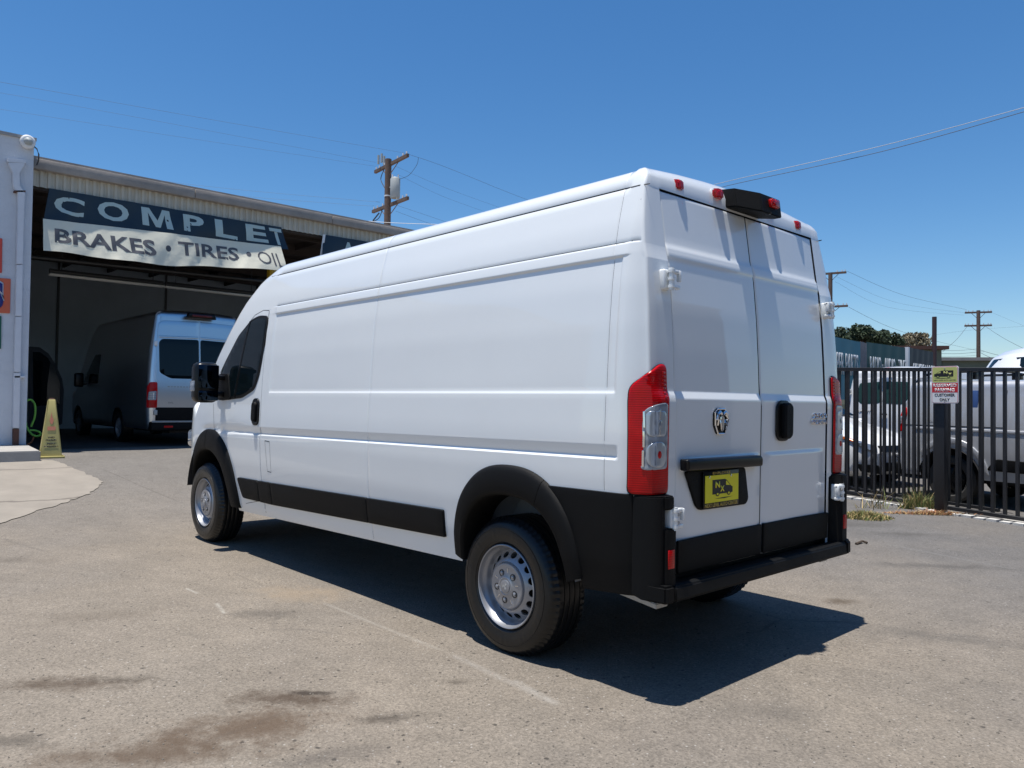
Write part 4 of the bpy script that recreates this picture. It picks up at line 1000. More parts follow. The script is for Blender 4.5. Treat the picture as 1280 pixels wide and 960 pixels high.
# ribbed metal fascia
V = []; Fc = []; y = yL; pr_ = [(0, 0), (.030, 0), (.042, -.028), (.078, -.028), (.090, 0)]
while y > yR:
    for dy, dx in pr_[:-1]: V.append((FX+dx, y-dy, zg_+.02)); V.append((FX+dx, y-dy, zb_))
    y -= .12
for i in range(len(V)//2-1): Fc.append((2*i, 2*i+1, 2*i+3, 2*i+2))
link(mesh(V, Fc), 'corrugated_fascia', 'corr', shop, True)
y = yL; k = 0
while y > yR:
    link(box(FX-.14, FX+.05, y-3.03, y, zg_+.003*(k % 2), zt_+.004*(k % 2), .012), 'gutter_length', 'gutter', shop, True); y -= 3.04; k += 1
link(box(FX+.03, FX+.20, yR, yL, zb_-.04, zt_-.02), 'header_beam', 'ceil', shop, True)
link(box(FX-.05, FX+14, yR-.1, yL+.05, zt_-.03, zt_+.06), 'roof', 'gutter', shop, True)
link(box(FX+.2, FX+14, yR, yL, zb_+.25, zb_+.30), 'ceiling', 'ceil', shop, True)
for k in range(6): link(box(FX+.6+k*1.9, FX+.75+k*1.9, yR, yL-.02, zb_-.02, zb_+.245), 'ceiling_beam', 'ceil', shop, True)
k = 0; y = yL-.5
while y > -13: link(box(FX+.2, FX+12.2, y-.06, y, zb_+.10, zb_+.245), 'purlin', 'ceil', shop, True); y -= 1.2
link(box(FX+10, FX+10.2, yR, yL, -.1, zb_+.25), 'back_wall', 'inwall', shop, True)
for k in range(8):
    yy = onx(72, 400, FX+10)[1]-k*3.02; link(box(FX+9.975, FX+10.0, yy-.03, yy+.03, .2, zb_+.25), 'wall_seam', 'pipe', shop, True)
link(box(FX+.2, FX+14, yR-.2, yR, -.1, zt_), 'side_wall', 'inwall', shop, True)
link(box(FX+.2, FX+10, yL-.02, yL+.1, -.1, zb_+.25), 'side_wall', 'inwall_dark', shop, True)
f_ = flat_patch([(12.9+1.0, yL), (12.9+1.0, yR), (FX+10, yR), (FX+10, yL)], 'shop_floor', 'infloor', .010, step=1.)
pp = onx(340, 345, FX+.1); link(box(FX+.05, FX+.20, pp[1]-.075, pp[1]+.075, 0, zb_, .01), 'yellow_post', 'yellowpost', shop, True)
for yy in (-9.5, -14.5): link(box(FX+.05, FX+.20, yy-.075, yy+.075, 0, zb_, .01), 'yellow_post', 'yellowpost', shop, True)
# pipes along the front of the bay
A = onx(40, 321, FX+1.); B = onx(335, 352, FX+1.); d = B-A
tag(link(tube([A-d*.2, A+d*3], .035, 8), 'overhead_pipe', 'pipe'), 'dark pipe running under the shop ceiling above the tube lamps', 'pipe')
A = onx(60, 342, FX+1.8); B = onx(326, 371, FX+1.8); d = (B-A)/2
for k in range(3):
    a_ = A+d*k*1.0+d*.01; b_ = A+d*(k+1)*.995
    lf = thing('tube_lamp', ('unlit twin tube lamp hanging in the shop bay, %s' % ('left one above the open van door', 'middle one above the silver van', 'rightmost one')[k]), 'lamp', tuple(a_), 0, 'hanging tube lamps in the shop bay')
    link(tube([a_+np.array([0, 0, .06]), b_+np.array([0, 0, .06])], .05, 6), 'lamp_body', 'pipe', lf, True)
    for q in (-.06, .06): link(tube([a_+np.array([q, 0, -.01]), b_+np.array([q, 0, -.01])], .022, 8), 'fluorescent_tube', 'tube', lf, True)
    for t in (.1, .9): c_ = a_+(b_-a_)*t; link(tube([c_+np.array([0, 0, .08]), (c_[0], c_[1], zb_+.25)], .008, 5), 'hanger', 'pipe', lf, True)

# banners on the shop
BNX = FX-.10
def warp(P, amp=1.):
    y, z = P[1], P[2]
    d = .030*math.sin(y*2.1+z*1.5)+.022*abs(math.sin(y*1.3+z*2.6))+.030*noise.noise(Vector((y*4.5+z*3, z*1.2-y, 7)))+.010*math.sin(y*5.3-z*3.1)+.005*math.sin(z*7+y*1.7)+.016*noise.noise(Vector((y*2.2, z*2.2, 4)))
    return np.array([P[0]+d*amp, P[1], P[2]])
def banner(name, label, q, nx_, ny_, m, x, sag=0., group=None, tilt=.10):
    TL, TR = [onx(p[0], p[1], x) for p in q[:2]]; BR, BL = [onx(p[0], p[1], x-tilt) for p in q[2:]]
    def fn(a, b, c=0.):
        P = (BL*(1-a)+BR*a)*(1-b)+(TL*(1-a)+TR*a)*b
        P = np.array([P[0], P[1], P[2]-sag*math.sin(PI*a)*(1-b)+(1-b)*(.022*math.sin(9.5*a+1)+.012*math.sin(23*a))*(sag > 0)])
        P = warp(P, .55+.6*(1-b)); P[0] -= c; return P
    root = thing(name, label, 'banner', tuple(BL), 0, group)
    V, Fc = grid([[fn(i/nx_, j/ny_) for j in range(ny_+1)] for i in range(nx_+1)], True)
    n = len(V); V += [v+np.array([.003, 0, 0]) for v in V]; Fc += [tuple(n+k for k in f[::-1]) for f in Fc]
    link(mesh(V, Fc, True), 'banner_cloth', m, root, True)
    def px(u, v):  # picture point to banner (a, b)
        P = onx(u, v, x-tilt*.5); a, b = .5, .5
        for _ in range(12):
            e = P-((BL*(1-a)+BR*a)*(1-b)+(TL*(1-a)+TR*a)*b); da = (BR-BL)*(1-b)+(TR-TL)*b; db = (TL-BL)*(1-a)+(TR-BR)*a
            s_ = np.linalg.lstsq(np.array([da[1:], db[1:]]).T, e[1:], rcond=None)[0]; a += s_[0]; b += s_[1]
        return a, b
    def word(s, quad, m_, bold=.04, space=1.):
        c = [px(*p) for p in quad]   # TL TR BR BL
        c = [np.array(k) for k in c]
        def g(a, b, z): ab = (c[3]*(1-a)+c[2]*a)*(1-b)+(c[0]*(1-a)+c[1]*a)*b; return fn(ab[0], ab[1], .0035+z)
        place_text(s, g, 'lettering', m_, root, True, bold, .0, space, subdiv=max(.04, .14/len(s)))
    return root, word
br, wd = banner('navy_banner', 'navy banner with pale letters COMPLETE hung under the shop fascia', [(62, 235), (352, 284), (360, 312), (54, 281)], 60, 8, 'navy', BNX+.02, tilt=.07)
for s_, q in (('C', (69, 242, 107, 250, 105, 273, 68, 264)), ('O', (123, 249, 162, 256, 161, 280, 122, 272)), ('M', (177, 258, 212, 264, 216, 288, 178, 281)),
              ('P', (229, 267, 255, 271, 255, 293, 230, 288)), ('L', (269, 273, 297, 278, 298, 300, 270, 295)), ('E', (308, 279, 332, 283, 336, 304, 309, 300)), ('T', (337, 284, 352, 286.5, 356, 308, 341, 305))):
    wd(s_, [(q[0], q[1]), (q[2], q[3]), (q[4], q[5]), (q[6], q[7])], 'paleteal', .03)
br, wd = banner('cream_banner', 'cream banner reading BRAKES TIRES OIL in grey letters over the navy one', [(54, 273), (351, 308), (358.5, 338), (55, 314)], 70, 8, 'cream', BNX-.07, .06, tilt=.13)
wd('BRAKES', [(69, 285), (193, 299), (196, 317), (69, 304)], 'greyink', .028)
wd('•', [(207, 304), (214, 305), (214, 312), (207, 311)], 'greyink', .0)
wd('TIRES', [(223, 300), (299, 309), (300, 325), (224, 316)], 'greyink', .022)
wd('•', [(309, 313.5), (315, 314.3), (315, 320.5), (309, 319.5)], 'greyink', .0)
wd('OIL', [(322, 313), (352, 317), (356, 335), (324, 328)], 'greyink', .0)
br, wd = banner('navy_banner', 'navy banner fragment with a pale letter A right of the gap in the fascia', [(404, 293), (560, 318), (560, 352), (402, 330)], 30, 6, 'navy', BNX)
wd('A', [(428, 301), (446, 304), (446, 326), (428, 323)], 'paleteal', .03)
tag(link(prism([onx(404, 293, BNX-.03), onx(407, 293, BNX-.03), onx(401, 335, BNX-.03), onx(398, 335, BNX-.03)], (.012, 0, 0)), 'banner_flap', 'whiteink'), 'white turned over edge at the left of the fragment banner', 'banner flap')
for (u, v) in ((62, 236), (100, 243), (160, 253), (220, 263), (280, 273), (350, 286)):
    pass

# ------------------------------------------------------------------ left building
LX = 13.1
lb = thing('painted_building', 'white painted block building with a downspout at the left edge', 'building', (LX, 3, .36))
yc = onx(38, 350, LX)[1]; ztp = onx(20, 168, LX)[2]
link(box(LX, LX+16, yc, yc+14, .30, ztp-.05), 'wall', 'block', lb, True)
link(box(LX-.04, LX+16.1, yc-.03, yc+14, ztp-.05, ztp), 'coping', 'coping', lb, True)
# course lines, recessed joints as thin shadow grooves
bm = bmesh.new()
for k in range(27):
    z = .5+k*.203
    if z < ztp-.1: box_bm(bm, LX-.0025, LX+.01, yc+.002, yc+14, z, z+.192)
link(from_bm(bm), 'block_courses', 'block', lb, True, stuff=True)
# downspout with collector head
def sx(u, v, X=LX-.10): return onx(u, v, X)
ds = thing('downspout', 'white painted downspout with funnel head on the block building', 'downspout', tuple(sx(24, 555)))
link(prism([sx(10, 203), sx(32, 204), sx(24.5, 217), sx(16, 216)], (.09, 0, 0), .006), 'collector_head', 'spout', ds, True)
link(prism([sx(9.5, 197.5), sx(33, 200), sx(33, 204.5), sx(9.5, 202.5)], (.09, 0, 0), .006), 'head_rim', 'spout', ds, True)
link(prism([sx(16, 215), sx(24.5, 216), sx(25, 232), sx(31.5, 241), sx(30.5, 262), sx(22.5, 262), sx(22.3, 241), sx(16.5, 233)], (.09, 0, 0), .006), 'offset_pipe', 'spout', ds, True)
for v0, v1 in ((262, 330), (331, 395), (396, 465), (466, 535)):
    def ux(v): return 30.3-(v-262)*.022
    link(prism([sx(ux(v0)-8, v0), sx(ux(v0), v0), sx(ux(v1), v1), sx(ux(v1)-8, v1)], (.09, 0, 0), .006), 'pipe_length', 'spout', ds, True)
link(prism([sx(16.5, 536), sx(24, 536), sx(23.5, 557), sx(16.5, 557)], (.09, 0, 0), .004), 'outlet', 'rust', ds, True)
for v in (238, 470): link(prism([sx(18, v), sx(32, v), sx(32, v+2), sx(18, v+2)], (.10, 0, 0)), 'strap', 'rust' if v < 300 else 'spout', ds, True)
# signs on the wall
s1 = thing('red_sign', 'red sign board cut by the left edge, upper of three', 'sign', tuple(sx(-30, 342)))
link(prism([sx(-80, 291, LX-.03), sx(3, 298, LX-.03), sx(2.5, 341, LX-.03), sx(-80, 336, LX-.03)], (.025, 0, 0), .004), 'board', 'redsign', s1, True)
s2 = thing('orange_sign', 'orange sign board with blue letter S beside the downspout', 'sign', tuple(sx(-30, 392)))
link(prism([sx(-80, 341, LX-.03), sx(13.5, 348.5, LX-.03), sx(12.5, 391.5, LX-.03), sx(-80, 388, LX-.03)], (.025, 0, 0), .004), 'board', 'orange', s2, True)
fn_ = bilin(sx(-17, 388, LX-.034), sx(5.5, 389, LX-.034), sx(5.5, 350, LX-.034), sx(-17, 349, LX-.034), (-1, 0, 0))
place_text('S', fn_, 'letter_outline', 'whiteink', s2, True, .10, .003)
fn_ = bilin(sx(-15.5, 386, LX-.040), sx(4.3, 387, LX-.040), sx(4.3, 352, LX-.040), sx(-15.5, 351, LX-.040), (-1, 0, 0))
place_text('S', fn_, 'letter', 'blueink', s2, True, .06, .003)
s3 = thing('green_sign', 'green sign board cut by the left edge, lowest of three', 'sign', tuple(sx(-30, 440)))
link(prism([sx(-80, 392, LX-.03), sx(2, 395, LX-.03), sx(1.5, 436, LX-.03), sx(-80, 436, LX-.03)], (.025, 0, 0), .004), 'board', 'greensign', s3, True)
# dome camera at the parapet
P = onx(35, 177, LX-.10); dc = thing('dome_camera', 'small white dome camera on the parapet corner of the block building', 'security camera', tuple(P))
link(lathe([(.001, .10), (.10, .10), (.115, .06), (.115, .0), (.10, -.015), (.075, -.02), (.06, -.018)], 20), 'camera_base', 'whiteink', dc).rotation_euler = (0, 0, -PI/2)
o_ = link(lathe([(.070, -.01), (.062, -.045), (.040, -.07), (.001, -.08)], 20), 'camera_dome', 'trafo', dc); o_.rotation_euler = (0, 0, -PI/2)
tag(link(tube([onx(41, 182, LX-.04), onx(46, 186, LX-.1), onx(48.5, 193, LX-.1), onx(48, 201, LX-.05), onx(46, 206, LX+.1)], .012, 6), 'cable', 'wire'), 'dark cable hanging from the dome camera to the gutter end', 'cable')
# step slab
stp = thing('concrete_step', 'low concrete slab in front of the painted block building', 'step', (12, 2, .36))
SZ = .50
def zat(u, v, z): d_ = ray(u, v); t = (z-CAMP[2])/d_[2]; return CAMP+t*d_
a1 = zat(51, 563.5, SZ); a2 = zat(37, 556.8, SZ); a3 = (LX, yc+9, SZ); a4 = (a1[0]+.3, yc+9, SZ)
link(prism([(a1[0], a1[1], SZ), (LX-.01, a2[1]-.02, SZ), a3, a4], (0, 0, -.3), .015), 'slab', 'slab', stp, True)

# ------------------------------------------------------------------ wet floor cone
cp = gr(66, 573); cz = float(gz(cp[0], cp[1]))
cn = thing('wet_floor_cone', 'tall yellow four sided wet floor cone beside the concrete step', 'wet floor sign', (cp[0]+.17, cp[1], cz), R(-8))
def fr_(h): t = h/.93; return .150*(1-t)+.052*t, .155*(1-t)+.052*t
bm = bmesh.new(); rings = []
for h in (.03, .30, .60, .91, .93):
    a, b_ = fr_(h); 
    if h == .93: a *= .8; b_ *= .8
    rings.append([bm.verts.new((sx_*a, sy_*b_, h)) for sx_, sy_ in ((-1, -1), (1, -1), (1, 1), (-1, 1))])
for r0, r1 in zip(rings, rings[1:]):
    for k in range(4): bm.faces.new((r0[k], r0[(k+1) % 4], r1[(k+1) % 4], r1[k]))
bm.faces.new(rings[-1]); bmesh.ops.recalc_face_normals(bm, faces=bm.faces[:])
bmesh.ops.bevel(bm, geom=[e for e in bm.edges if e.calc_length() > .2], offset=.012, segments=2, affect='EDGES')
link(from_bm(bm, True), 'cone_body', 'cone', cn)
link(box(-.185, .185, -.19, .19, 0, .035, .012), 'cone_base', 'cone', cn)
link(box(-.035, .035, -.035, .035, .925, .95, .008), 'cone_cap', 'rust', cn)
def cf(a, h, c):   # face toward -x
    ax, ay = fr_(h); return (-ax-.003-c, a, h)
def ctext(s, w, z0, z1, m): place_text(s, lambda a, b, c: cf(w*(.5-a), z0+(z1-z0)*b, c), 'lettering', m, cn, False, .04, .002)
ctext('WET', .10, .315, .340, 'blackink'); ctext('FLOOR', .15, .275, .300, 'blackink'); ctext('PISO', .11, .215, .240, 'blackink'); ctext('MOJADO', .19, .175, .200, 'blackink')
link(prism([cf(p[0], p[1], 0) for p in [(.055, .44), (-.055, .44), (-.055, .50), (.055, .50)]], (-.002, 0, 0)), 'warning_band', 'pink', cn)
link(prism([cf(p[0], p[1], 0) for p in [(.012, .54), (-.014, .54), (-.028, .60), (-.006, .66), (.004, .73), (.016, .64), (.03, .60)]], (-.002, 0, 0)), 'warning_hand', 'pink', cn)

# hoses at the shop corner
def hz(L_, X, s=4.8): return [onx(p[0]/s, 400+p[1]/s, X) for p in L_]
def spl(P, n=6):
    P = [Vector(p) for p in P]; out = []
    for i in range(len(P)-1):
        p0, p1, p2, p3 = P[max(i-1, 0)], P[i], P[i+1], P[min(i+2, len(P)-1)]
        for k in range(n):
            t = k/n; out.append(.5*((2*p1)+(p2-p0)*t+(2*p0-5*p1+4*p2-p3)*t*t+(3*p1-p0-3*p2+p3)*t**3))
    return out+[P[-1]]
tag(link(tube(spl(hz([(150, 500), (165, 482), (188, 480), (208, 505), (212, 545), (206, 590), (192, 625)], FX+.35)+hz([(186, 640)], FX+.35)), .018, 8), 'air_hose', 'hose'), 'bright green hose looping beside the shop corner, upper loop', 'hose', 'hoses at the shop corner')
tag(link(tube(spl(hz([(152, 520), (150, 560), (152, 600), (162, 645), (188, 683), (218, 697), (242, 688), (236, 672), (205, 662), (178, 662)], FX+.30)), .018, 8), 'air_hose', 'hose'), 'bright green hose curling down to the bay floor, lower loop', 'hose', 'hoses at the shop corner')
tag(link(tube(spl(hz([(202, 700), (192, 728), (168, 745), (150, 750)], FX+.2)), .015, 8), 'air_hose', 'hose2'), 'short orange hose end below the green hose', 'hose', 'hoses at the shop corner')

# ------------------------------------------------------------------ iron fence and gate on the right
FA = np.array([.53, -7.08]); FB = np.array([2.9, -7.50]); fd = (FB-FA)/np.linalg.norm(FB-FA); fnrm = np.array([-fd[1], fd[0]])  # normal toward the camera (+y)
if fnrm[1] < 0: fnrm = -fnrm
def fp(t, off, z): p = FA+fd*t+fnrm*off; return (p[0], p[1], z)
def ftop(t): return 1.837+.030*t
def fbot(t): return -.02+.033*t
def fbox(t0, t1, o0, o1, z0, z1, z0b=None, z1b=None, bev=0.):
    z0b = z0 if z0b is None else z0b; z1b = z1 if z1b is None else z1b
    P = [fp(t0, o0, z0), fp(t1, o0, z0b), fp(t1, o1, z0b), fp(t0, o1, z0), fp(t0, o0, z1), fp(t1, o0, z1b), fp(t1, o1, z1b), fp(t0, o1, z1)]
    bm = bmesh.new(); vs = [bm.verts.new(p) for p in P]
    for f in ((3, 2, 1, 0), (4, 5, 6, 7), (0, 1, 5, 4), (1, 2, 6, 5), (2, 3, 7, 6), (3, 0, 4, 7)): bm.faces.new([vs[i] for i in f])
    bmesh.ops.recalc_face_normals(bm, faces=bm.faces[:])
    if bev: bmesh.ops.bevel(bm, geom=bm.edges[:], offset=bev, segments=1, affect='EDGES')
    return from_bm(bm)
def iron(name, label, t0, t1, off, pw, sp, ph, lo, railh, cat):
    r = thing(name, label, cat, fp((t0+t1)/2, off, fbot((t0+t1)/2)))
    link(fbox(t0, t1, off-.028, off+.028, ftop(t0)-railh, ftop(t0), ftop(t1)-railh, ftop(t1), .004), 'top_rail', 'fence', r, True)
    link(fbox(t0, t1, off-.028, off+.028, fbot(t0)+lo, fbot(t0)+lo+railh, fbot(t1)+lo, fbot(t1)+lo+railh, .004), 'bottom_rail', 'fence', r, True)
    t = t0+ph; k = 0
    while t < t1:
        j = .003*math.sin(k*12.9)
        link(fbox(t-pw/2+j, t+pw/2+j, off-pw/2, off+pw/2, fbot(t)+lo+railh-.004, ftop(t)-railh+.004, None, None, 0), 'picket', 'fence', r, True); t += sp; k += 1
    return r
iron('iron_fence', 'black iron picket fence with thick pickets behind the parking sign', -1.8, 7.5, 0., .036, .142, .03, .0, .05, 'fence')
iron('rolling_gate', 'black iron gate of thinner pickets sliding behind the fence', .40, 7.2, -.26, .024, .140, .06, .03, .045, 'gate')
# pale blocks along the gate track
tr = thing('gate_track', 'row of pale concrete blocks along the foot of the iron fence', 'kerb', fp(1.5, .35, 0))
t = -1.5; k = 0
while t < 6.5:
    z = float(gz(*fp(t, .4, 0)[:2]))
    link(fbox(t, t+.115, .36+.006*math.sin(k*7.), .47, z-.03, z+.028+.004*math.sin(k*3.)), 'kerb_block', 'kerb', tr, True); t += .145; k += 1
z0 = float(gz(*fp(-1.5, .2, 0)[:2])); z1 = float(gz(*fp(6, .2, 0)[:2]))
link(fbox(-1.5, 6.5, .04, .34, z0-.05, z0+.014, z1-.05, z1+.014), 'track_bed', 'slab', tr, True)
link(fbox(-1.5, 6.5, .27, .31, z0, z0+.035, z1, z1+.035), 'track_rail', 'pipe', tr, True)
# sign post and sign
pb = gr(1176, 642); pz_ = float(gz(pb[0], pb[1]))
sp_ = thing('sign_post', 'dark square iron post carrying the reserved parking sign', 'post', (pb[0], pb[1], pz_))
dep = np.dot(pb-CAMP, fw)
rz_ = math.atan2(fd[1], fd[0])
def lb_(x0, x1, y0, y1, z0, z1, bev=.004):
    m_ = box(x0, x1, y0, y1, z0, z1, bev); m_.transform(Matrix.Rotation(rz_, 4, 'Z')); return m_
ztop_ = at(1180, 500, dep)[2]-pz_
link(lb_(-.062, .062, -.04, .04, 0, ztop_+.30), 'post', 'fence', sp_)
c0 = at(1181, 481, dep-.09)
sg = thing('parking_sign', 'reserved parking customer only sign with van emblem on the iron post', 'sign', tuple(c0), rz_)
hw, hh = .165, .232      # half size
def sg_poly(x0, x1, z0, z1, y, th, m, name, r=.0, par=None):
    pts = rounded(x0, x1, z0, z1, r) if r > 0 else [(x1, z1), (x0, z1), (x0, z0), (x1, z0)]
    return link(prism([(p[0], y, p[1]) for p in pts], (0, th, 0)), name, m, par or sg)
bd = sg_poly(-hw, hw, -hh, hh, 0, -.012, 'whiteink', 'board', .03)
sg_poly(-hw+.006, hw-.006, -hh+.006, hh-.006, .0, .0012, 'signred', 'border', .026)
sg_poly(-hw+.010, hw-.010, -hh+.010, hh-.010, .0, .0020, 'whiteink', 'white_field', .022)
sg_poly(-hw+.014, hw-.014, .03, hh-.014, .0, .0030, 'signgreen', 'yellow_field', .018)
sg_poly(-hw+.010, hw-.010, -.095, .022, .0, .0030, 'signred', 'red_field')
# the sign faces +y; its reading direction runs toward -x
def st(s, w, z0, z1, m, dx=0.): place_text(s, lambda a, b, c: (w*(.5-a)+dx, .0031+c, z0+(z1-z0)*b), 'lettering', m, sg, False, .03, .0003)
st('RESERVED', .29, -.028, .012, 'whiteink'); st('PARKING', .245, -.085, -.043, 'whiteink')
st('CUSTOMER', .25, -.145, -.108, 'blackink'); st('ONLY', .125, -.205, -.165, 'blackink'); st('NEXT LEVEL AUTO CENTER', .27, .050, .064, 'blackink')
badge(lambda a, b, c: (-.105+.235*a, .0032+c, .092+.090*b), sg, 'signgreen', False, True)
for z in (.205, -.205): link(lathe([(.008, 0), (.008, .004), (.001, .005)], 10), 'bolt', 'steel', sg).location = (0, .003, z)

# grass tuft and weeds
def tuft(name, label, cat, c, rad, n, h, mats, flat=.4):
    me_r = thing(name, label, cat, c)
    for mi, (mm, fr) in enumerate(mats):
        V = []; Fc = []
        for i in range(int(n*fr)):
            a = rs.rand()*2*PI; r = rad[0]*math.sqrt(rs.rand())*(1 if rs.rand() < .8 else 1.25); x = r*math.cos(a); y = r*math.sin(a)*rad[1]/rad[0]
            hgt = h*(.35+.9*rs.rand())*(1.15-.7*(r/rad[0])); lean = rs.randn(2)*flat*hgt; th = rs.rand()*PI; w = .0035+.003*rs.rand()
            wx_, wy_ = w*math.cos(th), w*math.sin(th); b = len(V)
            V += [(x-wx_, y-wy_, 0), (x+wx_, y+wy_, 0), (x+lean[0]*.4+wx_*.8, y+lean[1]*.4+wy_*.8, hgt*.6), (x+lean[0]*.4-wx_*.8, y+lean[1]*.4-wy_*.8, hgt*.6), (x+lean[0], y+lean[1], hgt)]
            Fc += [(b, b+1, b+2, b+3), (b+3, b+2, b+4)]
        R_ = Matrix.Rotation(math.atan2(rt[1], rt[0]), 4, 'Z'); m_ = mesh(V, Fc); m_.transform(R_)
        o = link(m_, 'blades' if mi == 0 else 'dry_blades', mm, me_r); o['kind'] = 'stuff'
    return me_r
g = gp(1081, 647); tuft('grass_tuft', 'low yellow green grass tuft growing on the asphalt beside the van', 'grass', g, (.27, .25), 1500, .085, (('weed', .55), ('straw', .45)), .5)
g = gp(1148, 636); tuft('weed_clump', 'green weeds growing at the foot of the sign post', 'weeds', g, (.22, .09), 480, .26, (('weed', .75), ('straw', .25)), .45)
g = gp(1160, 643); tuft('dead_weeds', 'flattened orange dry weeds in front of the sign post', 'weeds', g, (.55, .06), 750, .06, (('deadleaf', .6), ('straw', .4)), 1.2)
g = gp(1100, 636); tuft('dry_stalks', 'sparse dry stalks along the fence foot left of the weeds', 'weeds', g, (.3, .05), 40, .30, (('straw', .6), ('weed', .4)), .7)
tag(link(tube([gp(1070, 681, .01), gp(1078, 679, .02), gp(1084, 680, .012)], .012, 6), 'twig', 'bark'), 'short dark twig lying on the asphalt right of the bumper', 'twig')

# ------------------------------------------------------------------ vans behind the fence
wc = np.array([1.58, -8.10])
SV, c_, rm2, pm2, sm2, xr2 = van2('compact_van', 'silver compact van with black wheels and roof bars behind the fence', (1.50+.82*math.cos(rz_), -8.95+.82*math.sin(rz_), 0.0), rz_+PI, 1.80, 1.62, 4.80, CMP, 'silver', .12, (.98, 1.34), sc=.9, wr=.335, wx_=(.82, 3.88))
# roof bars, side details on its right-hand (camera) side
for k, (x, q) in enumerate(((1.0, 0), (2.1, 0))):
    rb = link(box(x-.03, x+.03, -.66, .66, 1.86, 1.90, .010), 'roof_bar', 'blacksm', SV)
    for s in (1, -1): link(box(x-.06, x+.06, s*.58, s*.70, 1.74, 1.87, .015), 'bar_foot', 'blacksm', rb)
for s in (1, -1):
    link(tube([(.35, s*.72, 1.80), (.5, s*.72, 1.845), (2.9, s*.72, 1.86), (3.1, s*.70, 1.80)], .018, 8), 'roof_rail', 'blacksm', SV)
    panel(smooth_poly([(.12, 1.075), (1.55, 1.075), (1.55, 1.085), (.12, 1.085)], .002), sm2(s), .0, .004, .0, .2, 'door_track', 'blacksm', SV)
    panel(smooth_poly([(1.52, .42), (1.52, 1.58), (1.528, 1.58), (1.528, .42)], .002), sm2(s), .002, .003, .0, .05, 'door_gap', 'gap', SV)
    panel(smooth_poly([(1.30, .50), (3.2, .46), (3.2, .60), (1.42, .66)], .05), sm2(s), -.01, .03, .008, .2, 'sill_cladding', 'blackpl', SV)
    panel(smooth_poly([(.3, 1.02), (3.9, .98), (3.9, 1.03), (.3, 1.06)], .02), sm2(s), -.010, .022, .010, .2, 'body_crease', 'silver', SV)
    panel(smooth_poly([*[(.82+.53*math.cos(R(q)), .36+.56*math.sin(R(q))) for q in range(6, 150, 9)], *[(.82+.47*math.cos(R(q)), .36+.48*math.sin(R(q))) for q in range(148, 4, -9)]], .03), sm2(s), -.006, .028, .010, .1, 'arch_lip', 'silver', SV)
link(box(1.08, 1.17, -.865, -.840, 1.12, 1.58, .003), 'tape_strip', 'bluetape', SV)
panel(smooth_poly([(.52, 1.12), (.70, 1.12), (.70, 1.40), (.52, 1.40)], .04), sm2(-1), -.001, .003, .001, .1, 'fuel_flap', 'silver', SV)
for s in (1, -1):
    panel(smooth_poly([(s*.015, 1.12), (s*.58, 1.12), (s*.62, 1.2), (s*.58, 1.55), (s*.015, 1.58)], .05), rm2, -.002, .008, .003, .15, 'rear_window', 'glass', SV)

WV, c_, rm3, pm3, sm3, xr3 = van2('low_roof_van', 'white low roof van seen from behind through the fence beyond the silver compact van', (0, 0, 0), 0, 2.08, 1.95, 5.6, LOW, 'white_far', .10, (1.02, 1.42), wr=.35, wx_=(1.0, 4.2))
pc = at(1098, 500, 14.6); WV.location = (pc[0], pc[1], 0.02); WV.rotation_euler = (0, 0, R(-116))
for s in (1, -1):
    dr = panel(smooth_poly([(s*.012, .56), (s*.84, .56), (s*.84, 1.4), (s*.77, 1.86), (s*.012, 1.88)], .04), rm3, -.004, .014, .006, .15, 'rear_door', 'white_far', WV)
    panel(smooth_poly([(s*.03, 1.38), (s*.52, 1.36), (s*.66, 1.46), (s*.62, 1.78), (s*.03, 1.80)], .05), rm3, .006, .008, .004, .15, 'rear_window', 'glass_teal', dr)
    panel(smooth_poly([(s*.014, .54), (s*.84, .54), (s*.84, .80), (s*.014, .80)], .02), rm3, .004, .012, .004, .15, 'door_cladding', 'blackpl', dr)
    for z in (1.62, .95): link(box(.0, .08, s*.81, s*.88, z-.04, z+.04, .01), 'door_hinge', 'steel', WV)
link(box(-.02, .02, -.20, -.06, 1.16, 1.19, .005), 'door_handle', 'blacksm', WV)
place_text('TRANSIT', lambda a, b, c: rm3(.66-.42*a, 1.20+.045*b, .012+c), 'model_badge', 'steel', WV, False, .03, .004)
link(box(.03, .10, -.22, .10, 2.02, 2.06, .01), 'brake_light', 'redlens', WV)

# white hatchback nose
hb_ = thing('white_hatchback', 'white hatchback nose with amber marker and dark grille behind the fence', 'car', (0, 0, 0), 0)
pa = at(1121, 575, 12.2); HANG = R(164)
hb_.location = (pa[0], pa[1], 0.02); hb_.rotation_euler = (0, 0, HANG)
hp_ = ([0, .12, .6, 1.15, 1.3, 1.9, 2.4, 3.6, 4.2], [.60, .78, .94, 1.06, 1.12, 1.42, 1.50, 1.50, 1.35])
V = []; Fc = []; XS = [0, .03, .08, .16, .3, .5, .7, .9, 1.1, 1.3, 1.6, 1.9, 2.4, 3.0, 3.6, 4.0, 4.2]
rows = []
for x in XS:
    top = float(np.interp(x, *hp_)); w = .86*(1-math.exp(-(x+.10)*6.5))**.55 if x < 1.2 else .86; tw = w*(.86 if x < 1.2 else .74)
    lo = .20+.10*math.exp(-x*8); row = []
    sec = [(0, lo), (w*.85, lo), (w, lo+.08), (w*1.01, lo+.25), (w, min(.72, top-.12)), (w*.97, min(.85, top-.06)), (tw, top-.03), (tw*.7, top), (0, top+.015)]
    rows.append([(-x, y, z) for y, z in sec])
V, Fc = grid(rows); n = len(V); nr_ = len(rows[0]); VV = V+[(v[0], -v[1], v[2]) for v in V]
def inarch(f):
    c = np.mean([V[i] for i in f], 0); return c[1] > .5 and math.hypot(c[0]+.80, c[2]-.32) < .36
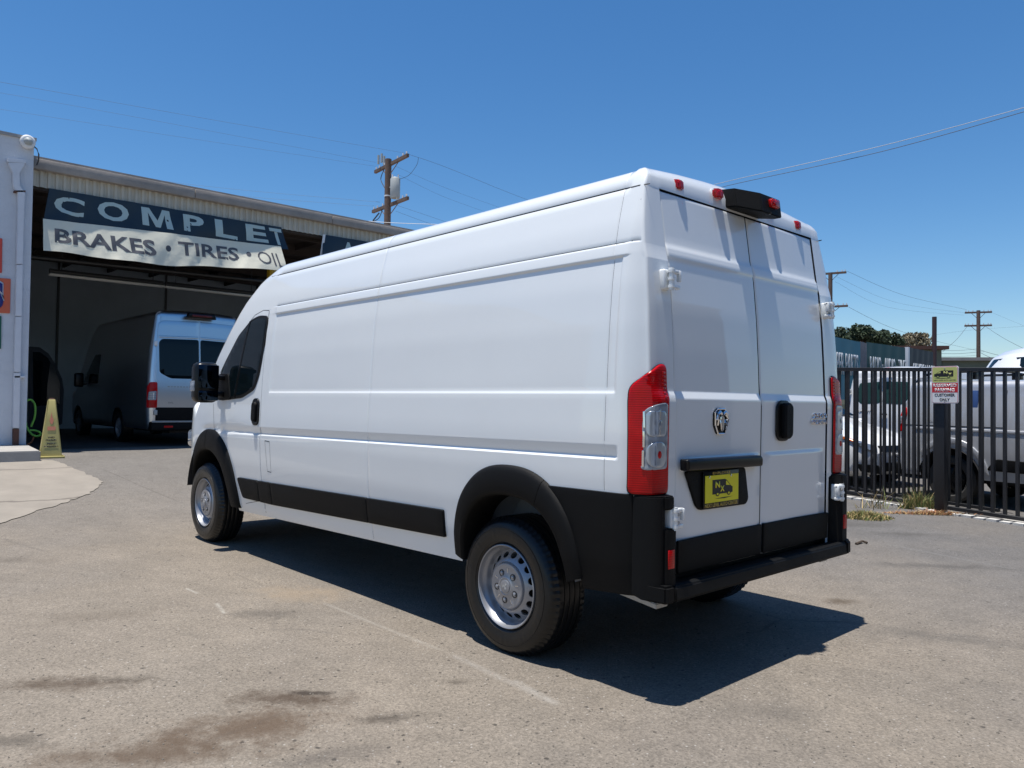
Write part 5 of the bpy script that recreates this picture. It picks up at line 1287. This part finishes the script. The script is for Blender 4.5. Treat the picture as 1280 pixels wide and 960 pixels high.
FF = [f for f in Fc if not inarch(f)]; FF = FF+[tuple(n+i for i in f[::-1]) for f in FF]
FF += [tuple(range(nr_)), tuple(n+i for i in range(nr_))[::-1]]
me = mesh(VV, FF, True, 50); bm = bmesh.new(); bm.from_mesh(me); bmesh.ops.remove_doubles(bm, verts=bm.verts, dist=1e-4); bmesh.ops.recalc_face_normals(bm, faces=bm.faces[:]); bm.to_mesh(me); bm.free()
link(me, 'body', 'white_far', hb_)
def hn(y, z, off=0.):  # nose surface point
    w_ = abs(y)/.86; x = 0.
    for k in range(400):
        x = k*.004; w = .86*(1-math.exp(-(x+.10)*6.5))**.55; t = float(np.interp(x, *hp_))
        if w*(.99) >= abs(y) and t-.02 >= z: break
    return (-x+.012+off, y, z)
def hpanel(pts, m, name, off=0., th=.012, par=None):
    return panel(smooth_poly(pts, .02), lambda a, b, c: hn(a, b, off+c), 0, th, .004, .05, name, m, par or hb_)
for s in (1, -1):
    hl = hpanel([(s*.40, .70), (s*.60, .74), (s*.845, .86), (s*.83, .80), (s*.78, .72), (s*.62, .64), (s*.45, .62)], 'lamp', 'headlight', .004, .014)
    hpanel([(s*.75, .735), (s*.835, .80), (s*.846, .855), (s*.76, .81)], 'amber', 'amber_marker', .010, .014, hl)
    hpanel([(s*.40, .26), (s*.72, .30), (s*.76, .42), (s*.45, .40)], 'blackpl', 'fog_lamp_recess', .002, .010)
    w = link(lathe([(.20, -.02), (.19, -.01), (.17, -.05), (.001, -.03)], 24), 'wheel', 'rim', hb_); w.location = (-.80, s*.84, .32); w.rotation_euler = (0, 0, 0 if s > 0 else PI)
    link(lathe([(.20, -.02), (.23, 0), (.30, -.01), (.32, -.05), (.32, -.18), (.2, -.2)], 32), 'tyre', 'tyre', w)
    link(arch_liner(-.80, .32, .34, .34, s*.84), 'wheel_arch_liner', 'under', hb_)
    mm_ = link(box(-1.50, -1.38, s*.88, s*1.06, .98, 1.10, .04, 3), 'door_mirror', 'white_far', hb_)
    P_ = [(-1.45, s*.80, 1.06), (-1.95, s*.66, 1.38), (-2.9, s*.66, 1.42), (-3.2, s*.80, 1.06)]
    link(prism(P_, (0, s*.02, 0), .004), 'side_window', 'glass', hb_)
hpanel([(-.34, .60), (.34, .60), (.38, .70), (-.38, .70)], 'blacksm', 'grille', .0, .014)
hpanel([(-.30, .30), (.30, .30), (.36, .44), (-.36, .44)], 'blackpl', 'lower_grille', .0, .010)
link(box(.0, .022, -.17, .17, .49, .58, .004), 'licence_plate', 'whiteink', hb_)
place_text('R7', lambda a, b, c: (.023+c, -.06+.12*a, .505+.06*b), 'plate_lettering', 'greyink', hb_, False, .03, .002)
link(prism([(-1.33, -.62, 1.15), (-1.33, .62, 1.15), (-1.88, .56, 1.425), (-1.88, -.56, 1.425)], (.012, 0, .02), .004), 'windscreen', 'glass', hb_)

# far high-roof van, only its roof front shows above the rail
fv = van2('high_roof_van', 'white high roof van whose roof rises beyond the silver compact van', (0, 0, 0), 0, 2.76, 2.60, 5.98, BIG, 'white_far', .10, (.99, 1.56))[0]
pv = at(1262, 500, 17.5); ang = math.atan2(rt[1], rt[0])+PI; fv.rotation_euler = (0, 0, ang)
fv.location = (pv[0]-4.55*math.cos(ang), pv[1]-4.55*math.sin(ang), .0)

# ------------------------------------------------------------------ far side: banners, low buildings, flue, trees, poles
def screen(name, label, u0, v0, u1, v1, D0, D1, zbot, m, fabric=True, words=None, group=None, wm='sheet'):
    A = at(u0, v0, D0); B = at(u1, v1, D1); r = thing(name, label, 'banner', (A[0], A[1], 0), 0, group)
    n = np.cross(B-A, [0, 0, 1]); n /= np.linalg.norm(n)
    if np.dot(n, CAMP-A) < 0: n = -n
    N_ = 24; P = []
    for i in range(N_+1):
        p = A+(B-A)*i/N_; row = []
        for j in range(7):
            w = .05*math.sin(i*1.1+j*.6)*(.3+j/7); row.append((p[0]+n[0]*w, p[1]+n[1]*w, p[2]+(zbot-p[2])*j/6))
        P.append(row)
    V, Fc = grid(P); k = len(V); V += [(v[0]-n[0]*.01, v[1]-n[1]*.01, v[2]) for v in V]; Fc += [tuple(k+q for q in f[::-1]) for f in Fc]
    link(mesh(V, Fc, True), 'banner_cloth', m, r, True)
    for w_, a0, a1, b0, b1 in (words or []):
        def fn(a, b, c):
            t = a0+(a1-a0)*a; p = A+(B-A)*t; z = p[2]+(zbot-p[2])*(1-(b0+(b1-b0)*b)); return (p[0]+n[0]*(.09+c), p[1]+n[1]*(.09+c), z)
        place_text(w_, fn, 'lettering', wm, r, True, .02, .01)
    return r
ZB = 1.6
screen('street_banner', 'bright teal street banner reading ER PARTS, leftmost', 1000, 412, 1075, 427.5, 30, 33.5, ZB, 'teal', words=[('PAINT & BUMPER PARTS', .05, .93, .40, .76)], wm='sheet')
screen('grey_screen', 'torn grey screen between the two teal banners', 1075, 426.5, 1083, 429, 33.6, 34, ZB, 'greyfab')
screen('street_banner', 'dark green street banner reading RADIO AUDIO TINT', 1083, 427.5, 1131, 434.5, 34.2, 37, ZB, 'dteal', words=[('RADIO · AUDIO · TINT', .04, .97, .45, .76)], wm='sheet')
P0 = at(1134, 434, 37.3); tag(link(box(P0[0]-.09, P0[0]+.09, P0[1]-.09, P0[1]+.09, 0, P0[2], .01), 'steel_post', 'sheet'), 'pale steel post between the green and the charcoal banner', 'post')
screen('street_banner', 'charcoal street banner reading CAR KEYS and LOCKS', 1137, 434.5, 1166, 440, 37.6, 40, ZB, 'dgrey', words=[('CAR KEYS & LOCKS', .05, 1.0, .40, .72)], wm='sheet')
def pbox(u0, u1, vt, D, depth, z0, mats_, name, label, cat, roofm=None, skew=0.):
    A = at(u0, vt, D); B = at(u1, vt+skew, D); d = B-A; n = np.array([-d[1], d[0], 0]); n /= np.linalg.norm(n)
    if np.dot(n, A-CAMP) < 0: n = -n
    r = thing(name, label, cat, (A[0], A[1], 0)); zt2 = (A[2]+B[2])/2
    link(prism([(A[0], A[1], z0), (B[0], B[1], z0), (B[0]+n[0]*depth, B[1]+n[1]*depth, z0), (A[0]+n[0]*depth, A[1]+n[1]*depth, z0)], (0, 0, zt2-z0)), 'walls', mats_, r, True)
    if roofm:
        e = d/np.linalg.norm(d)*.3; 
        link(prism([tuple(A-e-n*.3+np.array([0, 0, .0])), tuple(B+e-n*.3), tuple(B+e+n*(depth+.3)), tuple(A-e+n*(depth+.3))], (0, 0, .22)), 'roof', roofm, r, True)
    return r, A, B, n
pbox(1108, 1177, 437, 47, 10, 0, 'olive', 'stucco_building', 'olive stucco building with rusty brown roof edge behind the banners', 'building', 'rust')
r_, A, B, n = pbox(1178, 1250, 451, 52, 8, 0, 'olive', 'low_shed', 'low olive shed with flat roof left of the far power pole', 'building', 'gutter')
for k in range(3):
    q = A+(B-A)*(.2+.25*k)-n*.02; link(box(q[0]-.6, q[0]+.6, q[1]-.05, q[1]+.05, 1.2, 2.6), 'window', 'glass', r_, True)
P0 = at(1168, 396, 46); tag(link(tube([(P0[0], P0[1], 3.), (P0[0], P0[1], P0[2])], .13, 12), 'flue_pipe', 'flue'), 'tall dark brown flue pipe rising from the stucco building roof', 'flue')
# low street wall that closes the view behind the vans
A = at(1000, 508, 31); B = at(1330, 511, 31)
tag(link(prism([(A[0], A[1], -.1), (B[0], B[1], -.1), (B[0]+.1, B[1]-.2, -.1), (A[0]+.1, A[1]-.2, -.1)], (0, 0, 1.5)), 'street_wall', 'olive'), 'low olive wall across the street below the banners', 'wall')

def tree(name, label, c, rad, n, m, clumps, seed, size=.13, trunk=True):
    r = np.random.RandomState(seed); root = thing(name, label, 'tree', (c[0], c[1], 0), 0, 'trees beyond the banners')
    cl = []
    for i in range(clumps):
        v = r.randn(3); v /= np.linalg.norm(v); v[2] = abs(v[2])*1.0-.25; k = .35+.62*r.rand(); cl.append((np.array([v[0]*rad[0]*k, v[1]*rad[0]*k, v[2]*rad[1]*k]), (.14+.18*r.rand())*rad[0]))
    V = []; Fc = []
    for i in range(n):
        cc, cr_ = cl[r.randint(len(cl))]; v = r.randn(3); v /= np.linalg.norm(v); p = cc+v*cr_*(.55+.5*r.rand()**.5)*np.array([1, 1, .8])
        a = r.randn(3); a /= np.linalg.norm(a); b = np.cross(a, r.randn(3)); b /= np.linalg.norm(b); s = size*(.6+.8*r.rand()); k = len(V)
        V += [p-a*s, p+b*s*.55, p+a*s, p-b*s*.55]; Fc.append((k, k+1, k+2, k+3))
    me = mesh(V, Fc); o = link(me, 'crown', m, root); o.location = (0, 0, c[2])
    link(tube([(0, 0, 0), (.1, 0, c[2]*.5), (0, .1, c[2])], [.32, .24, .12], 8), 'trunk', 'bark', root)
    for i in range(5):
        q = cl[i][0]; link(tube([(0, 0, c[2]*.55), (q[0]*.5, q[1]*.5, c[2]*.55+(c[2]*.45+q[2])*.6), (q[0], q[1], c[2]+q[2])], [.13, .08, .03], 6), 'limb', 'bark', root)
def tz(u, v, D): return tuple(at(u, v, D))
tree('shade_tree', 'dark green bushy tree above the teal banner', tz(1078, 424, 62), (2.1, 1.45), 7000, 'leafd', 46, 3)
tree('shade_tree', 'dark green tree above the green banner, between two others', tz(1104, 428, 64), (1.5, 1.0), 4600, 'leafd', 34, 5)
tree('shade_tree', 'grey green thin leaved tree behind the charcoal banner', tz(1138, 430, 66), (1.75, 1.35), 3600, 'leafg', 44, 8, .12)
tree('shade_tree', 'dark green tree partly behind the van edge, leftmost', tz(1040, 426, 62), (2.0, 1.1), 3600, 'leafd', 24, 9)

# ---- power poles
def pole(name, label, u, vt, D, r, arms, extras=True):
    P = at(u, vt, D); root = thing(name, label, 'power pole', (P[0], P[1], 0), 0, 'wooden power poles')
    link(tube([(P[0], P[1], 0), (P[0], P[1], P[2]*.6), (P[0], P[1], P[2])], [r*1.25, r*1.1, r], 10), 'mast', 'wood', root, True)
    for (u0, v0, D0, u1, v1, D1) in arms:
        A = at(u0, v0, D0); B = at(u1, v1, D1); B[2] = A[2] = (A[2]+B[2])/2; d = (B-A); L_ = np.linalg.norm(d); d /= L_; n = np.array([-d[1], d[0], 0])
        q = .055*(r/.13); a = link(prism([A-n*q-np.array([0, 0, q*1.2]), A+n*q-np.array([0, 0, q*1.2]), A+n*q+np.array([0, 0, q*1.2]), A-n*q+np.array([0, 0, q*1.2])], d*L_, .006), 'crossarm', 'wood', root, True)
        M_ = (A+B)/2
        for s in (-1, 1):
            link(tube([M_+d*s*L_*.28, (P[0], P[1], A[2]-.55*(r/.13))], .018*(r/.13), 5), 'brace', 'wood', root, True)
            for t in (.46, .36, .2):
                c_ = M_+d*s*L_*t; link(tube([c_+np.array([0, 0, q]), c_+np.array([0, 0, q+.12*(r/.13)])], .035*(r/.13), 6), 'insulator', 'whiteink', a, True)
    return root, P
p1, P = pole('power_pole', 'wooden power pole with grey transformer behind the shop roof', 485.5, 199, 30, .125, [(469, 215, 31.1, 510, 194, 28.9), (466, 266, 31.1, 510, 246, 28.9)])
T = at(494, 235, 29.6)
tf = link(tube([T+np.array([0, 0, -.40]), T+np.array([0, 0, -.36]), T+np.array([0, 0, .34]), T+np.array([0, 0, .40])], [.17, .19, .19, .15], 20), 'transformer', 'trafo', p1, True)
for q in (-.08, .08): link(tube([T+np.array([q, q, .40]), T+np.array([q, q, .52])], .03, 6), 'bushing', 'whiteink', tf, True)
link(tube([T+np.array([0, 0, .1]), (P[0], P[1], T[2]+.1)], .03, 5), 'bracket', 'steel', p1, True)
link(tube([(P[0], P[1], T[2]-.25), (P[0], P[1], T[2]-.20)], .14, 10), 'pole_band', 'whiteink', p1, True)
for uu, vv in ((473, 205), (477, 203), (480, 206)): q = at(uu, vv, 30.6); link(tube([q, q+np.array([0, 0, .35])], .05, 6), 'cutout', 'trafo', p1, True)
link(tube(spl([at(480, 212, 30.3), at(476, 224, 30.3), at(481, 235, 30)]), .018, 5), 'jumper_wire', 'wire', p1, True)
link(tube(spl([at(478, 262, 30.4), at(472, 274, 30.4), at(455, 280, 30.4)]), .018, 5), 'jumper_wire', 'wire', p1, True)
link(tube(spl([at(474, 266, 30.4), at(466, 276, 30.4)]), .03, 5), 'jumper_wire', 'wire', p1, True)
pole('power_pole', 'wooden power pole just past the white van rear edge', 1038, 341, 50, .13, [(1020, 344, 50.5, 1058, 339.5, 49.5), (1018, 385, 50.5, 1060, 381.5, 49.5)])
pole('power_pole', 'far wooden power pole with two crossarms above the low shed', 1223, 388, 68, .15, [(1206, 392, 68.4, 1240, 389, 67.6), (1205.5, 408.5, 68.4, 1240, 405.5, 67.6)])

def wire(pts, r, label, m='wire', n=9):
    r *= .75 if 'bright' in label or 'dark cable' in label else .52
    P = [at(*p) for p in pts]
    o = tag(link(tube(spl(P, n), r, 5), 'overhead_wire', m), label, 'wire', 'overhead wires'); return o
wl = [([(-60, 93, 20), (0, 102.5, 21), (250, 147, 25), (510, 192, 29)], .007, 'thin wire high over the shop roof, topmost of the left ones', 'wire'),
      ([(-60, 108, 22), (0, 116, 23), (200, 152, 26), (470, 203, 31)], .006, 'faint wire over the shop roof to the pole, second from the top', 'wire'),
      ([(-60, 127, 22), (0, 136.5, 23), (250, 175, 27), (470, 208, 31)], .006, 'faint wire over the shop roof to the pole, third from the top', 'wire'),
      ([(60, 205, 29), (250, 232, 30), (455, 251, 31), (470, 252, 31)], .007, 'low wire just above the gutter, upper one', 'wire'),
      ([(60, 213, 29), (250, 240, 30), (440, 256, 31), (468, 257, 31)], .007, 'low wire just above the gutter, lower one', 'wire'),
      ([(511, 193, 28.9), (560, 210, 32), (660, 250, 38), (760, 285, 46)], .011, 'wire falling right from the transformer pole top', 'wire'),
      ([(523, 197, 29.3), (521, 206, 29.3), (511, 219, 29.3), (499, 224, 29.5)], .015, 'short drop wire curving into the transformer', 'wire'),
      ([(495, 208, 30), (560, 236, 34), (660, 272, 40)], .007, 'faint wire right of the pole, middle of the upper set', 'wire'),
      ([(497, 218, 30), (560, 248, 34), (640, 276, 40)], .007, 'faint wire right of the pole, lower of the upper set', 'wire'),
      ([(497, 257, 30), (530, 268, 32), (580, 285, 36)], .009, 'wire leaving the lower crossarm to the right, upper', 'wire'),
      ([(495, 264, 30), (530, 277, 32), (570, 290, 36)], .009, 'wire leaving the lower crossarm to the right, lower', 'wire'),
      ([(455, 276, 27), (500, 279, 27), (600, 282, 27)], .013, 'bright silvery cable behind the shop roof end', 'wirelight'),
      ([(860, 242, 22), (900, 229, 21), (1100, 183, 18), (1300, 129, 15)], .011, 'bright cable crossing the sky above the van rear, upper', 'wirelight'),
      ([(870, 245, 22), (910, 232, 21), (1100, 190, 18), (1300, 134, 15)], .010, 'dark cable crossing the sky above the van rear, lower', 'wire'),
      ([(1059, 339, 49.5), (1130, 369, 56), (1208, 387, 67)], .016, 'wire between the two right hand poles, top', 'wire'),
      ([(1046, 346, 50), (1120, 378, 58), (1206, 391, 67)], .010, 'faint wire between the two right hand poles, middle', 'wire'),
      ([(1044, 352, 50), (1110, 384, 58), (1205, 394, 67)], .010, 'faint wire between the two right hand poles, lower', 'wire'),
      ([(1061, 384, 49.5), (1110, 408, 56), (1160, 424, 64), (1230, 440, 75)], .018, 'wire sloping down over the trees', 'wire'),
      ([(1209, 408, 68), (1196, 424, 66), (1178, 440, 64)], .026, 'guy wire left of the far pole', 'wire'),
      ([(1232, 408, 68), (1255, 423, 62), (1300, 446, 54)], .024, 'cable right of the far pole running down', 'wire'),
      ([(1238, 390, 68), (1260, 399, 62), (1310, 420, 54)], .009, 'faint wire right of the far pole top', 'wire'),
      ([(1165, 419, 60), (1220, 412, 64), (1310, 406, 60)], .010, 'thin wire crossing behind the far pole', 'wire'),
      ([(1176, 438, 60), (1200, 438, 64), (1222, 436, 68)], .022, 'upper of the short wires left of the far pole', 'wire'),
      ([(1176, 442, 60), (1200, 442, 64), (1222, 440, 68)], .026, 'middle of the short wires left of the far pole', 'wire'),
      ([(1176, 446, 60), (1200, 445.5, 64), (1222, 444, 68)], .016, 'lowest of the short wires left of the far pole', 'wire'),
      ([(1224, 437, 68), (1240, 442, 64), (1262, 447, 60)], .030, 'thick wire right of the far pole foot', 'wire'),
      ([(1224, 440, 68), (1236, 446, 64), (1250, 450, 60)], .034, 'thick lower wire right of the far pole foot', 'wire')]
for P_, r, lab, m_ in wl: wire(P_, r, lab, m_)

# ------------------------------------------------------------------ unseen workshop added behind the camera to darken the rear doors
M['brick2'] = mat('added_dark_stucco', (.07, .065, .065), .9, noise_amt=.15, nscale=2)  # kept dark so the added workshop dims the rear doors
wk = thing('added_workshop', 'unseen brown workshop with three dark open bays, added to darken the rear doors', 'building', (-9, 0, 0))
for a, b in ((-14, -11.5), (-6.5, -5.5), (-.5, .5), (5.5, 8)): link(box(-9.4, -9, a, b, -.1, 3.2), 'pier', 'brick2', wk, True)
link(box(-9.4, -9.002, -14, 8, 3.2, 5.3), 'lintel_wall', 'brick2', wk, True)
link(box(-9.5, -8.9, -14.1, 8.1, 5.3, 5.45), 'parapet', 'gutter', wk, True)
link(box(-15, -9.41, -14, 8, 3.6, 3.8), 'roof', 'ceil', wk, True)
link(box(-15.2, -15, -14, 8, -.1, 3.8), 'back_wall', 'ceil', wk, True)
for y in (-14, 7.8): link(box(-15, -9.41, y, y+.2, -.1, 3.6), 'side_wall', 'brick2', wk, True)

# a white van parked before the workshop: the photograph shows it only as a reflection in the rear doors
rv = copy_tree(WV); rv.location = (-7.2, -3.2, 0); rv.rotation_euler = (0, 0, R(84)); rv['label'] = 'white low roof van parked across the yard, mirrored in the rear doors'

# loose grit on the asphalt in the foreground
V = []; Fc = []
for i in range(1500):
    u = rs.uniform(-60, 1340); v = 700+290*rs.rand()**.8; P = gr(u, v); r = .0022+.0035*rs.rand()**2; b = len(V); z = float(gz(P[0], P[1]))+.006*noise.noise(Vector((P[0]*.9, P[1]*.9, 0)))
    a0 = rs.rand()*6.28
    for k in range(4): a = a0+k*PI/2; V.append((P[0]+r*(.7+.6*rs.rand())*math.cos(a), P[1]+r*(.7+.6*rs.rand())*math.sin(a), z+r*.2))
    V.append((P[0], P[1], z+r*(.9+.5*rs.rand()))); V.append((P[0], P[1], z-r*.3))
    for k in range(4): Fc += [(b+k, b+(k+1) % 4, b+4), (b+(k+1) % 4, b+k, b+5)]
M['grit'] = mat('grey_brown_grit', (.17, .15, .125), .9, noise_amt=.5, nscale=3)
o = link(mesh(V, Fc), 'grit', 'grit', stuff=True); tag(o, 'loose small stones scattered over the asphalt in the foreground', 'gravel')
